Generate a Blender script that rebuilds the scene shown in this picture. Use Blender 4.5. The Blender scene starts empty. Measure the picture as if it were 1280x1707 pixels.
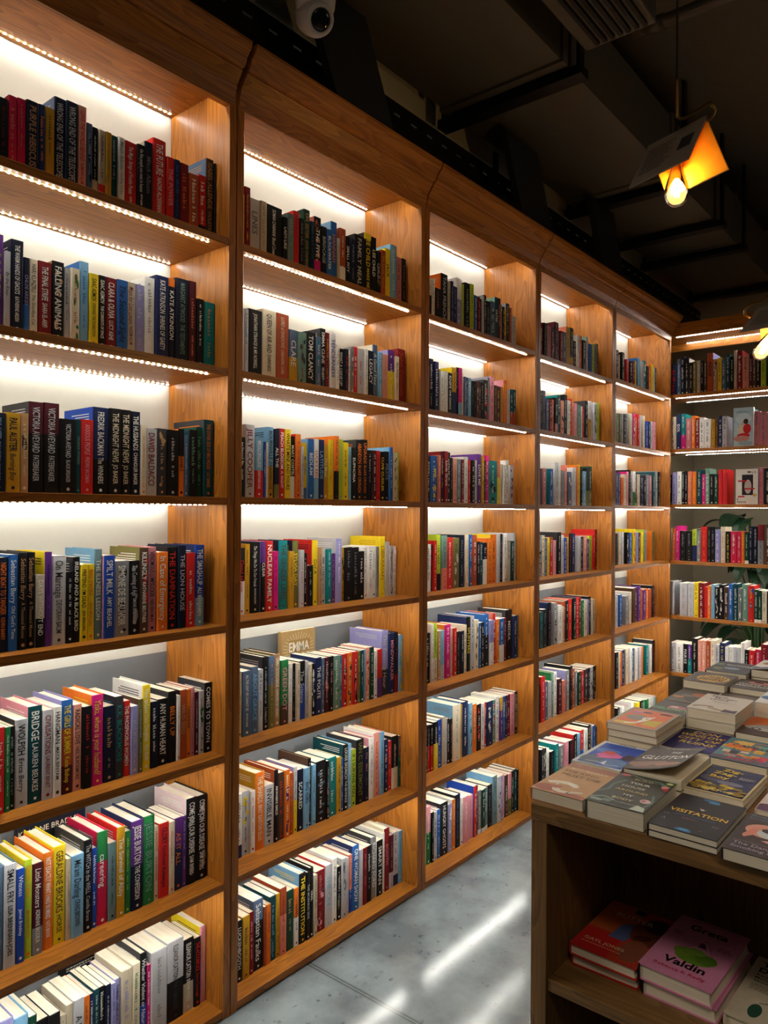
import bpy, bmesh, math, random, re
from mathutils import Vector, Matrix
S = bpy.context.scene
COL = S.collection
R = math.radians

# ---------------------------------------------------------------- camera, world, exposure
CAM_LOC=(-0.45449,-1.69167,1.50090)
CAM_ROT=((0.6354951,-0.0084784,-0.7720583),(-0.7720722,0.0022277,-0.6355310),(0.0071082,0.9999616,-0.0051302))
CAM_LENS=34.88056
CAM_SHIFT=(-0.000370,-0.005133)

cam_data = bpy.data.cameras.new('camera')
cam = bpy.data.objects.new('camera', cam_data)
COL.objects.link(cam)
m = Matrix.Identity(4)
for i in range(3):
    for j in range(3):
        m[i][j] = CAM_ROT[i][j]
    m[i][3] = CAM_LOC[i]
cam.matrix_world = m
cam_data.sensor_fit = 'HORIZONTAL'
cam_data.sensor_width = 36
cam_data.lens = CAM_LENS
cam_data.shift_x, cam_data.shift_y = CAM_SHIFT
cam_data.clip_start = 0.02
S.camera = cam
S.view_settings.view_transform = 'Standard'
S.view_settings.look = 'None'
S.view_settings.gamma = 1.0
S.view_settings.exposure = 0.36
S.view_settings.use_curve_mapping = False
S.cycles.use_denoising = True
S.cycles.max_bounces = 8
S.cycles.sample_clamp_indirect = 4.0
LED_FRONT, LED_BACK = 285.0, 100.0
FLOOR_Z = 0.056
world = bpy.data.worlds.new('world')
S.world = world
world.use_nodes = True
world.node_tree.nodes['Background'].inputs[0].default_value = (1.0, 0.86, 0.7, 1)
world.node_tree.nodes['Background'].inputs[1].default_value = 0.012

def area(name, loc, target, size, power, col):
    l = bpy.data.lights.new(name, 'AREA')
    l.shape = 'RECTANGLE'
    l.size, l.size_y = size
    l.energy = power
    l.color = col
    o = bpy.data.objects.new(name, l)
    COL.objects.link(o)
    o.location = loc
    d = Vector(target) - Vector(loc)
    o.rotation_euler = d.to_track_quat('-Z', 'Y').to_euler()
    return o
# fill added for the unseen shop, behind and right of the camera
area('shop_ceiling_light', (-1.6, -2.6, 3.3), (1.4, -1.4, 0.8), (1.6, 1.6), 4, (1.0, 0.84, 0.66))
area('shop_ceiling_light', (3.4, -3.6, 3.3), (2.4, -1.2, 0.9), (1.2, 1.2), 3, (1.0, 0.84, 0.66))

spot = bpy.data.lights.new('shop_spotlight', 'SPOT')  # unseen spot added to brighten the table
spot.energy = 110; spot.color = (1.0, 0.86, 0.68); spot.spot_size = R(31); spot.spot_blend = 0.75; spot.shadow_soft_size = 0.45
so = bpy.data.objects.new('shop_spotlight', spot); COL.objects.link(so)
so.location = (-0.7, -2.35, 3.5)
so.rotation_euler = (Vector((1.65, -1.50, 0.85)) - Vector(so.location)).to_track_quat('-Z', 'Y').to_euler()

BAY_X=[0.0, 0.9221, 1.84, 2.749, 3.6652, 4.6231]
SHELF_Z={1: [2.279, 1.9072, 1.5393, 1.175, 0.8064, 0.4423, 0.0815], 2: [2.2783, 1.9087, 1.5413, 1.1797, 0.813, 0.4429, 0.0818], 3: [2.2684, 1.9005, 1.5401, 1.177, 0.8089, 0.4444, 0.0762], 4: [2.2646, 1.9032, 1.5412, 1.1784, 0.8092, 0.4403, 0.08], 5: [2.2818, 1.9132, 1.5499, 1.1868, 0.8074, 0.4342, 0.08], 6: [2.3, 1.934, 1.565, 1.188, 0.82, 0.441]}
PAL={'k': (22, 22, 25), 'K': (52, 52, 56), 'n': (30, 42, 84), 'N': (20, 27, 48), 'b': (42, 98, 172), 'B': (34, 72, 168), 'l': (120, 172, 208), 't': (22, 125, 128), 'T': (18, 66, 74), 'g': (38, 120, 68), 'G': (22, 62, 48), 'L': (172, 196, 52), 'y': (236, 206, 40), 'Y': (192, 146, 36), 'o': (226, 118, 38), 'r': (204, 42, 40), 'R': (122, 28, 34), 'm': (74, 26, 36), 'p': (226, 150, 164), 'P': (204, 32, 122), 'v': (92, 50, 128), 'V': (150, 148, 202), 'w': (236, 234, 228), 'c': (226, 213, 186), 'e': (196, 184, 160), 's': (132, 134, 138), 'S': (190, 191, 196), 'd': (78, 56, 44), 'a': (182, 142, 100), 'i': (218, 124, 104), 'u': (168, 78, 44), 'q': (82, 104, 134), 'h': (112, 108, 58), 'C': (200, 34, 74), 'x': (108, 146, 132), 'z': (104, 132, 138), 'f': (190, 122, 128), 'D': (228, 204, 206), 'A': (226, 154, 134)}

DEPTH = 0.286
T_PANEL = 0.0267
T_SHELF = 0.0216
Z_TOP = 2.6613
Z_ROOF = 2.7158
BACK_X = 4.625

# ---------------------------------------------------------------- materials
def lin(c):
    out = []
    for v in c[:3]:
        v = v / 255.0
        out.append(v / 12.92 if v <= 0.04045 else ((v + 0.055) / 1.055) ** 2.4)
    return (out[0], out[1], out[2], 1.0)

def newmat(name):
    mt = bpy.data.materials.new(name)
    mt.use_nodes = True
    nt = mt.node_tree
    return mt, nt, nt.nodes['Principled BSDF'], nt.nodes.new, nt.links.new

def plain(name, rgb, rough=0.5, metal=0.0, noise=0.06, scale=30.0, spec=0.5):
    mt, nt, b, N, L = newmat(name)
    c = lin(rgb)
    tc = N('ShaderNodeTexCoord')
    nz = N('ShaderNodeTexNoise')
    nz.inputs['Scale'].default_value = scale
    nz.inputs['Detail'].default_value = 3
    rp = N('ShaderNodeValToRGB')
    rp.color_ramp.elements[0].color = tuple(max(0, v * (1 - noise * 2)) for v in c[:3]) + (1,)
    rp.color_ramp.elements[1].color = tuple(min(1, v * (1 + noise * 2)) for v in c[:3]) + (1,)
    L(tc.outputs['Object'], nz.inputs['Vector'])
    L(nz.outputs['Fac'], rp.inputs['Fac'])
    L(rp.outputs['Color'], b.inputs['Base Color'])
    b.inputs['Roughness'].default_value = rough
    b.inputs['Metallic'].default_value = metal
    b.inputs['Specular IOR Level'].default_value = spec
    return mt

def emit(name, rgb, strength):
    mt, nt, b, N, L = newmat(name)
    nt.nodes.remove(b)
    e = N('ShaderNodeEmission')
    e.inputs['Color'].default_value = rgb + (1,)
    e.inputs['Strength'].default_value = strength
    L(e.outputs[0], nt.nodes['Material Output'].inputs['Surface'])
    return mt

def wood(name, axis, light, dark, rough=0.38, k=1.0):
    """oak with the grain running along the given axis"""
    mt, nt, b, N, L = newmat(name)
    tc = N('ShaderNodeTexCoord')
    oi = N('ShaderNodeObjectInfo')
    off = N('ShaderNodeVectorMath'); off.operation = 'MULTIPLY'
    off.inputs[1].default_value = (3.7, 5.3, 2.9)
    L(oi.outputs['Location'], off.inputs[0])
    rnd = N('ShaderNodeVectorMath'); rnd.operation = 'ADD'
    L(off.outputs[0], rnd.inputs[0])
    mul = N('ShaderNodeMath'); mul.operation = 'MULTIPLY'; mul.inputs[1].default_value = 17.0
    L(oi.outputs['Random'], mul.inputs[0])
    L(mul.outputs[0], rnd.inputs[1])
    add = N('ShaderNodeVectorMath'); add.operation = 'ADD'
    L(tc.outputs['Object'], add.inputs[0]); L(rnd.outputs[0], add.inputs[1])
    def stretched(long, cross):
        mp = N('ShaderNodeMapping')
        sc = [cross, cross, cross]; sc[axis] = long
        mp.inputs['Scale'].default_value = sc
        L(add.outputs[0], mp.inputs['Vector'])
        return mp
    mp = stretched(0.9 * k, 7 * k)
    n1 = N('ShaderNodeTexNoise'); n1.inputs['Scale'].default_value = 1.6; n1.inputs['Detail'].default_value = 2
    n1.inputs['Distortion'].default_value = 0.4
    L(mp.outputs[0], n1.inputs['Vector'])
    # growth rings: the banded field of a smooth noise gives cathedral figure
    rings = N('ShaderNodeMath'); rings.operation = 'MULTIPLY'; rings.inputs[1].default_value = 13.0
    L(n1.outputs['Fac'], rings.inputs[0])
    fr = N('ShaderNodeMath'); fr.operation = 'FRACT'
    L(rings.outputs[0], fr.inputs[0])
    mp2 = stretched(5 * k, 330 * k)
    n2 = N('ShaderNodeTexNoise'); n2.inputs['Scale'].default_value = 1.0; n2.inputs['Detail'].default_value = 3
    L(mp2.outputs[0], n2.inputs['Vector'])
    mix = N('ShaderNodeMath'); mix.operation = 'MULTIPLY_ADD'
    L(fr.outputs[0], mix.inputs[0]); mix.inputs[1].default_value = 0.26
    sc2 = N('ShaderNodeMath'); sc2.operation = 'MULTIPLY'; sc2.inputs[1].default_value = 0.85
    L(n2.outputs['Fac'], sc2.inputs[0]); L(sc2.outputs[0], mix.inputs[2])
    rp = N('ShaderNodeValToRGB')
    rp.color_ramp.elements[0].position = 0.25; rp.color_ramp.elements[0].color = lin(dark)
    rp.color_ramp.elements[1].position = 0.72; rp.color_ramp.elements[1].color = lin(light)
    L(mix.outputs[0], rp.inputs['Fac'])
    L(rp.outputs['Color'], b.inputs['Base Color'])
    b.inputs['Roughness'].default_value = rough
    bp = N('ShaderNodeBump'); bp.inputs['Strength'].default_value = 0.08; bp.inputs['Distance'].default_value = 0.002
    L(n2.outputs['Fac'], bp.inputs['Height']); L(bp.outputs[0], b.inputs['Normal'])
    return mt

OAK_L, OAK_D = (190, 120, 40), (126, 68, 18)
WOOD_Z = wood('oak_vertical', 2, OAK_L, OAK_D)
WOOD_X = wood('oak_lengthwise', 0, OAK_L, OAK_D)
WOOD_Y = wood('oak_crosswise', 1, OAK_L, OAK_D)
DARK_L, DARK_D = (142, 104, 56), (90, 62, 28)
TABLE_Z = wood('brown_oak_vertical', 2, DARK_L, DARK_D, 0.5)
TABLE_Y = wood('brown_oak_crosswise', 1, DARK_L, DARK_D, 0.5)
LED_DOT = emit('front_led_diode_glow', (1.0, 0.985, 0.90), LED_FRONT)
LED_DOT_B = emit('rear_led_diode_glow', (1.0, 0.985, 0.90), LED_BACK)
LED_TAPE = plain('led_tape', (244, 214, 140), 0.4)
BRASS = plain('aged_brass', (168, 130, 70), 0.32, 1.0)
BLACK_METAL = plain('black_metal', (24, 22, 20), 0.5, 0.6)
DARK_PAINT = plain('dark_ceiling_paint', (98, 88, 70), 0.8)
DUCT_MAT = plain('dark_duct_sheet', (86, 78, 64), 0.55)
PIPE_MAT = plain('dark_painted_pipe', (76, 68, 56), 0.45)
WHITE_PLASTIC = plain('white_plastic', (215, 213, 208), 0.35)
LENS_GLASS = plain('black_lens', (12, 11, 12), 0.08)
CABLE = plain('black_cable', (16, 15, 14), 0.6)

def attr_mat(name, rough, coat=0.0):
    mt, nt, b, N, L = newmat(name)
    a = N('ShaderNodeAttribute'); a.attribute_name = 'Col'
    tc = N('ShaderNodeTexCoord')
    nz = N('ShaderNodeTexNoise'); nz.inputs['Scale'].default_value = 60; nz.inputs['Detail'].default_value = 4
    L(tc.outputs['Object'], nz.inputs['Vector'])
    rp = N('ShaderNodeValToRGB')
    rp.color_ramp.elements[0].color = (0.86, 0.86, 0.86, 1); rp.color_ramp.elements[1].color = (1.1, 1.1, 1.1, 1)
    L(nz.outputs['Fac'], rp.inputs['Fac'])
    mx = N('ShaderNodeMix'); mx.data_type = 'RGBA'; mx.blend_type = 'MULTIPLY'
    mx.inputs['Factor'].default_value = 1.0
    L(a.outputs['Color'], mx.inputs['A']); L(rp.outputs['Color'], mx.inputs['B'])
    L(mx.outputs['Result'], b.inputs['Base Color'])
    b.inputs['Roughness'].default_value = rough
    b.inputs['Specular IOR Level'].default_value = 0.13
    return mt
COVER = attr_mat('printed_cover', 0.5)

def paper_mat():
    mt, nt, b, N, L = newmat('page_edges')
    tc = N('ShaderNodeTexCoord')
    mp = N('ShaderNodeMapping'); mp.inputs['Scale'].default_value = (900, 6, 6)
    nz = N('ShaderNodeTexNoise'); nz.inputs['Scale'].default_value = 1.0; nz.inputs['Detail'].default_value = 2
    rp = N('ShaderNodeValToRGB')
    rp.color_ramp.elements[0].position = 0.3; rp.color_ramp.elements[0].color = lin((222, 208, 178))
    rp.color_ramp.elements[1].position = 0.65; rp.color_ramp.elements[1].color = lin((246, 238, 218))
    L(tc.outputs['Object'], mp.inputs[0]); L(mp.outputs[0], nz.inputs['Vector'])
    L(nz.outputs['Fac'], rp.inputs['Fac']); L(rp.outputs['Color'], b.inputs['Base Color'])
    b.inputs['Roughness'].default_value = 0.85
    return mt
PAPER = paper_mat()

def wall_mat():
    """the shop wall: white paint above a painted grey dado"""
    mt, nt, b, N, L = newmat('white_wall_with_grey_dado')
    tc = N('ShaderNodeTexCoord')
    sp = N('ShaderNodeSeparateXYZ'); L(tc.outputs['Object'], sp.inputs[0])
    nz = N('ShaderNodeTexNoise'); nz.inputs['Scale'].default_value = 3.0; L(tc.outputs['Object'], nz.inputs['Vector'])
    w = N('ShaderNodeMath'); w.operation = 'MULTIPLY_ADD'; w.inputs[1].default_value = 0.004; L(nz.outputs['Fac'], w.inputs[0])
    L(sp.outputs['Z'], w.inputs[2])
    gt = N('ShaderNodeMath'); gt.operation = 'GREATER_THAN'; gt.inputs[1].default_value = 1.068
    L(w.outputs[0], gt.inputs[0])
    mx = N('ShaderNodeMix'); mx.data_type = 'RGBA'
    mx.inputs['A'].default_value = lin((128, 134, 140)); mx.inputs['B'].default_value = lin((228, 226, 214))
    L(gt.outputs[0], mx.inputs['Factor']); L(mx.outputs['Result'], b.inputs['Base Color'])
    b.inputs['Roughness'].default_value = 0.7
    n2 = N('ShaderNodeTexNoise'); n2.inputs['Scale'].default_value = 55; L(tc.outputs['Object'], n2.inputs['Vector'])
    bp = N('ShaderNodeBump'); bp.inputs['Strength'].default_value = 0.12; bp.inputs['Distance'].default_value = 0.003
    L(n2.outputs['Fac'], bp.inputs['Height']); L(bp.outputs[0], b.inputs['Normal'])
    return mt

def concrete_mat():
    mt, nt, b, N, L = newmat('polished_concrete')
    tc = N('ShaderNodeTexCoord')
    n1 = N('ShaderNodeTexNoise'); n1.inputs['Scale'].default_value = 3.2; n1.inputs['Detail'].default_value = 9; n1.inputs['Roughness'].default_value = 0.62
    n1.inputs['Distortion'].default_value = 0.0
    L(tc.outputs['Object'], n1.inputs['Vector'])
    rp = N('ShaderNodeValToRGB'); rp.color_ramp.elements[0].position = 0.36; rp.color_ramp.elements[0].color = lin((88, 97, 102))
    rp.color_ramp.elements[1].position = 0.64; rp.color_ramp.elements[1].color = lin((126, 137, 141))
    L(n1.outputs['Fac'], rp.inputs['Fac'])
    # dark flecks and scuffs
    n3 = N('ShaderNodeTexNoise'); n3.inputs['Scale'].default_value = 42; n3.inputs['Detail'].default_value = 3; L(tc.outputs['Object'], n3.inputs['Vector'])
    r3 = N('ShaderNodeValToRGB'); r3.color_ramp.elements[0].position = 0.27; r3.color_ramp.elements[0].color = (0.45, 0.45, 0.45, 1)
    r3.color_ramp.elements[1].position = 0.35; r3.color_ramp.elements[1].color = (1, 1, 1, 1)
    L(n3.outputs['Fac'], r3.inputs['Fac'])
    mx = N('ShaderNodeMix'); mx.data_type = 'RGBA'; mx.blend_type = 'MULTIPLY'; mx.inputs['Factor'].default_value = 0.8
    L(rp.outputs['Color'], mx.inputs['A']); L(r3.outputs['Color'], mx.inputs['B'])
    # saw-cut joint with a stained edge
    sp = N('ShaderNodeSeparateXYZ'); L(tc.outputs['Object'], sp.inputs[0])
    sb = N('ShaderNodeMath'); sb.operation = 'SUBTRACT'; sb.inputs[1].default_value = 1.240; L(sp.outputs['X'], sb.inputs[0])
    ab = N('ShaderNodeMath'); ab.operation = 'ABSOLUTE'; L(sb.outputs[0], ab.inputs[0])
    jr = N('ShaderNodeValToRGB')
    e = jr.color_ramp.elements
    e[0].position = 0.0; e[0].color = (1.25, 1.22, 1.1, 1)
    e[1].position = 0.0016; e[1].color = (1.25, 1.22, 1.1, 1)
    for p, v in ((0.0026, 0.28), (0.0055, 0.5), (0.012, 1.0)):
        x = e.new(p); x.color = (v, v, v, 1)
    L(ab.outputs[0], jr.inputs['Fac'])
    m2 = N('ShaderNodeMix'); m2.data_type = 'RGBA'; m2.blend_type = 'MULTIPLY'; m2.inputs['Factor'].default_value = 1.0
    L(mx.outputs['Result'], m2.inputs['A']); L(jr.outputs['Color'], m2.inputs['B'])
    L(m2.outputs['Result'], b.inputs['Base Color'])
    n2 = N('ShaderNodeTexNoise'); n2.inputs['Scale'].default_value = 7; n2.inputs['Detail'].default_value = 6; L(tc.outputs['Object'], n2.inputs['Vector'])
    mr = N('ShaderNodeMapRange'); mr.inputs['To Min'].default_value = 0.10; mr.inputs['To Max'].default_value = 0.19
    L(n2.outputs['Fac'], mr.inputs['Value']); L(mr.outputs[0], b.inputs['Roughness'])
    bp = N('ShaderNodeBump'); bp.inputs['Strength'].default_value = 0.05; bp.inputs['Distance'].default_value = 0.002
    L(n3.outputs['Fac'], bp.inputs['Height']); L(bp.outputs[0], b.inputs['Normal'])
    return mt

# ---------------------------------------------------------------- mesh helpers
class MB:
    """collects faces (with a colour and a material slot each) and links them as one mesh object"""
    def __init__(self):
        self.v = []; self.f = []; self.c = []; self.m = []
    def face(self, pts, col=(0.5, 0.5, 0.5, 1), mi=0):
        n = len(self.v)
        self.v += [tuple(p) for p in pts]
        self.f.append(tuple(range(n, n + len(pts)))); self.c.append(col); self.m.append(mi)
    def raw(self, verts, faces, col=(0.5, 0.5, 0.5, 1), mi=0):
        n = len(self.v)
        self.v += [tuple(p) for p in verts]
        for f in faces:
            self.f.append(tuple(n + i for i in f)); self.c.append(col); self.m.append(mi)
    def box(self, lo, hi, col=(0.5, 0.5, 0.5, 1), mi=0):
        x0, y0, z0 = lo; x1, y1, z1 = hi
        self.raw([(x0,y0,z0),(x1,y0,z0),(x1,y1,z0),(x0,y1,z0),(x0,y0,z1),(x1,y0,z1),(x1,y1,z1),(x0,y1,z1)],
                 [(0,3,2,1),(4,5,6,7),(0,1,5,4),(1,2,6,5),(2,3,7,6),(3,0,4,7)], col, mi)
    def prism(self, poly, axis, a, b, col=(0.5,0.5,0.5,1), mi=0):
        """poly in the two other axes, extruded along axis from a to b"""
        def P(u, w, t):
            p = [u, w]; p.insert(axis, t); return tuple(p)
        n = len(poly)
        v = [P(u, w, a) for u, w in poly] + [P(u, w, b) for u, w in poly]
        f = [tuple(range(n - 1, -1, -1)), tuple(range(n, 2 * n))] + [(i, (i + 1) % n, n + (i + 1) % n, n + i) for i in range(n)]
        self.raw(v, f, col, mi)
    def tube(self, pts, r, seg=10, col=(0.5,0.5,0.5,1), mi=0, caps=True):
        pts = [Vector(p) for p in pts]
        rs = r if isinstance(r, (list, tuple)) else [r] * len(pts)
        rings = []
        prev = None
        for i, p in enumerate(pts):
            d = (pts[min(i + 1, len(pts) - 1)] - pts[max(i - 1, 0)]).normalized()
            if prev is None:
                a = d.orthogonal().normalized()
            else:
                a = (prev - d * prev.dot(d)).normalized()
            prev = a
            bq = d.cross(a)
            rings.append([p + (a * math.cos(t) + bq * math.sin(t)) * rs[i] for t in [2 * math.pi * k / seg for k in range(seg)]])
        v = [q for ring in rings for q in ring]
        f = []
        for i in range(len(pts) - 1):
            for k in range(seg):
                k2 = (k + 1) % seg
                f.append((i * seg + k, i * seg + k2, (i + 1) * seg + k2, (i + 1) * seg + k))
        if caps:
            f.append(tuple(range(seg - 1, -1, -1))); f.append(tuple((len(pts) - 1) * seg + k for k in range(seg)))
        self.raw(v, f, col, mi)
    def lathe(self, prof, center, seg=24, mi=0, mat=None):
        """profile of (radius, height) turned about the vertical through center"""
        v = []; f = []
        for r_, h_ in prof:
            for k in range(seg):
                t = 2 * math.pi * k / seg
                p = Vector((r_ * math.cos(t), r_ * math.sin(t), h_))
                if mat: p = mat @ p
                v.append(tuple(Vector(center) + p))
        for i in range(len(prof) - 1):
            for k in range(seg):
                k2 = (k + 1) % seg
                f.append((i * seg + k, i * seg + k2, (i + 1) * seg + k2, (i + 1) * seg + k))
        self.raw(v, f, mi=mi)
    def build(self, name, mats, parent=None, colour=False, smooth=False, bevel=0.0):
        me = bpy.data.meshes.new(name)
        me.from_pydata(self.v, [], self.f)
        if not isinstance(mats, (list, tuple)): mats = [mats]
        for mt in mats: me.materials.append(mt)
        if len(mats) > 1: me.polygons.foreach_set('material_index', self.m)
        if colour:
            a = me.color_attributes.new('Col', 'FLOAT_COLOR', 'CORNER')
            buf = []
            for f, c in zip(self.f, self.c): buf.extend(list(c) * len(f))
            a.data.foreach_set('color', buf)
        if smooth: me.polygons.foreach_set('use_smooth', [True] * len(me.polygons))
        me.update()
        o = bpy.data.objects.new(name, me)
        COL.objects.link(o)
        if parent is not None: o.parent = parent
        if bevel:
            bv = o.modifiers.new('edge', 'BEVEL'); bv.width = bevel; bv.segments = 2; bv.limit_method = 'ANGLE'
        return o

def tag(o, label=None, cat=None, group=None, kind=None):
    if label: o['label'] = label
    if cat: o['category'] = cat
    if group: o['group'] = group
    if kind: o['kind'] = kind
    return o
def empty(name, loc, rz=0.0):
    o = bpy.data.objects.new(name, None)
    COL.objects.link(o)
    o.location = loc; o.rotation_euler = (0, 0, rz)
    o.empty_display_size = 0.1
    return o
def boxpart(name, lo, hi, mat, parent=None, bevel=0.0):
    b = MB(); b.box(lo, hi); return b.build(name, mat, parent, bevel=bevel)

# ---------------------------------------------------------------- lettering
_tc = {}
def text_mesh(s, bold=0.0):
    """triangulated glyphs of a string, capital height 1; returns verts, faces, width"""
    key = (s, bold)
    if key not in _tc:
        cu = bpy.data.curves.new('t', 'FONT')
        cu.body = s; cu.size = 1.0; cu.resolution_u = 2; cu.offset = bold
        cu.fill_mode = 'FRONT'
        ob = bpy.data.objects.new('t', cu)
        me = ob.to_mesh()
        vs = [(v.co.x, v.co.y) for v in me.vertices]
        fs = [tuple(p.vertices) for p in me.polygons]
        ob.to_mesh_clear()
        bpy.data.objects.remove(ob); bpy.data.curves.remove(cu)
        if vs:
            x0 = min(v[0] for v in vs); x1 = max(v[0] for v in vs)
            k = 1 / 0.73
            vs = [((x - x0) * k, y * k) for x, y in vs]
            w = (x1 - x0) * k
        else: w = 0.0
        _tc[key] = (vs, fs, w)
    return _tc[key]

# ---------------------------------------------------------------- books
def parse_code(code):
    mt = re.match(r'([a-zA-Z])(?:/([a-zA-Z]))?(?:\^([a-zA-Z]):(\.\d+))?(.*)$', code)
    base, side, top, tf, rest = mt.groups()
    bands = re.findall(r'_([a-zA-Z]):(\.\d+)', rest)
    # a code may put its side after the bands' letters; the motif comes last
    mo = re.search(r'\*([a-zA-Z])', rest)
    s2 = re.search(r'/([a-zA-Z])', rest)
    if s2: side = s2.group(1)
    t2 = re.search(r'\^([a-zA-Z]):(\.\d+)', rest)
    if t2 and not top: top, tf = t2.groups()
    return base, side or base, (top, float(tf)) if top else None, [(a, float(f)) for a, f in bands if float(f) > 0], mo.group(1) if mo else None
def colour(letter): return lin(PAL[letter])

def cover_shell(mb, t, d, h, hard, cols, M=None, front=True):
    """the U of back board, spine and front board around the pages; cols: spine strips [(z0, z1, colour)], side colour"""
    strips, side = cols
    c = 0.0026 if hard else 0.0009
    c = min(c, t * 0.2)
    r = min(0.0035, t * 0.18)
    tr = (lambda p: M @ Vector(p)) if M is not None else (lambda p: p)
    nose = [(0, r), (r * 0.3, r * 0.3), (r, 0), (t - r, 0), (t - r * 0.3, r * 0.3), (t, r)] if not hard else \
           [(0, 0.004), (t * 0.08, 0.0012), (t * 0.3, 0), (t * 0.7, 0), (t * 0.92, 0.0012), (t, 0.004)]
    for z0, z1, col in strips:
        for a, b in zip(nose[:-1], nose[1:]):
            mb.face([tr((a[0], a[1], z0)), tr((b[0], b[1], z0)), tr((b[0], b[1], z1)), tr((a[0], a[1], z1))], col)
    y0 = nose[0][1]
    mb.face([tr(p) for p in ((0, d, 0), (0, y0, 0), (0, y0, h), (0, d, h))], side)
    mb.face([tr(p) for p in ((c, y0, 0), (c, d, 0), (c, d, h), (c, y0, h))], side)
    mb.face([tr(p) for p in ((0, d, 0), (0, d, h), (c, d, h), (c, d, 0))], side)
    if front:
        mb.face([tr(p) for p in ((t, y0, 0), (t, d, 0), (t, d, h), (t, y0, h))], side)
        mb.face([tr(p) for p in ((t - c, d, 0), (t - c, y0, 0), (t - c, y0, h), (t - c, d, h))], side)
        mb.face([tr(p) for p in ((t, d, 0), (t - c, d, 0), (t - c, d, h), (t, d, h))], side)
    spine_in = y0 + 0.001
    for z in (0, h):
        mb.face([tr((x, y, z)) for x, y in nose] + [tr((t, spine_in, z)), tr((0, spine_in, z))], strips[0][2] if z == 0 else strips[-1][2])
        mb.face([tr(p) for p in ((0, y0, z), (c, y0, z), (c, d, z), (0, d, z))], side)
        if front: mb.face([tr(p) for p in ((t - c, y0, z), (t, y0, z), (t, d, z), (t - c, d, z))], side)

def page_box(mb, t, d, h, hard, M=None, mi=0):
    c = min(0.0026 if hard else 0.0009, t * 0.2)
    o = 0.0035 if hard else 0.0006
    tr = (lambda p: M @ Vector(p)) if M is not None else (lambda p: p)
    x0, x1, y0, y1, z0, z1 = c, t - c, 0.0032, d - o, o, h - o
    v = [(x0,y0,z0),(x1,y0,z0),(x1,y1,z0),(x0,y1,z0),(x0,y0,z1),(x1,y0,z1),(x1,y1,z1),(x0,y1,z1)]
    if hard:   # hollow fore-edge
        k = min(0.003, t * 0.15); xm = (x0 + x1) / 2
        v = [(x0,y0,z0),(x1,y0,z0),(x1,y1,z0),(xm,y1-k,z0),(x0,y1,z0),(x0,y0,z1),(x1,y0,z1),(x1,y1,z1),(xm,y1-k,z1),(x0,y1,z1)]
        f = [(0,4,3,2,1),(5,6,7,8,9),(0,1,6,5),(1,2,7,6),(2,3,8,7),(3,4,9,8),(4,0,5,9)]
    else:
        f = [(0,3,2,1),(4,5,6,7),(0,1,5,4),(1,2,6,5),(2,3,7,6),(3,0,4,7)]
    mb.raw([tr(p) for p in v], f, lin((232, 220, 194)), mi)

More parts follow.
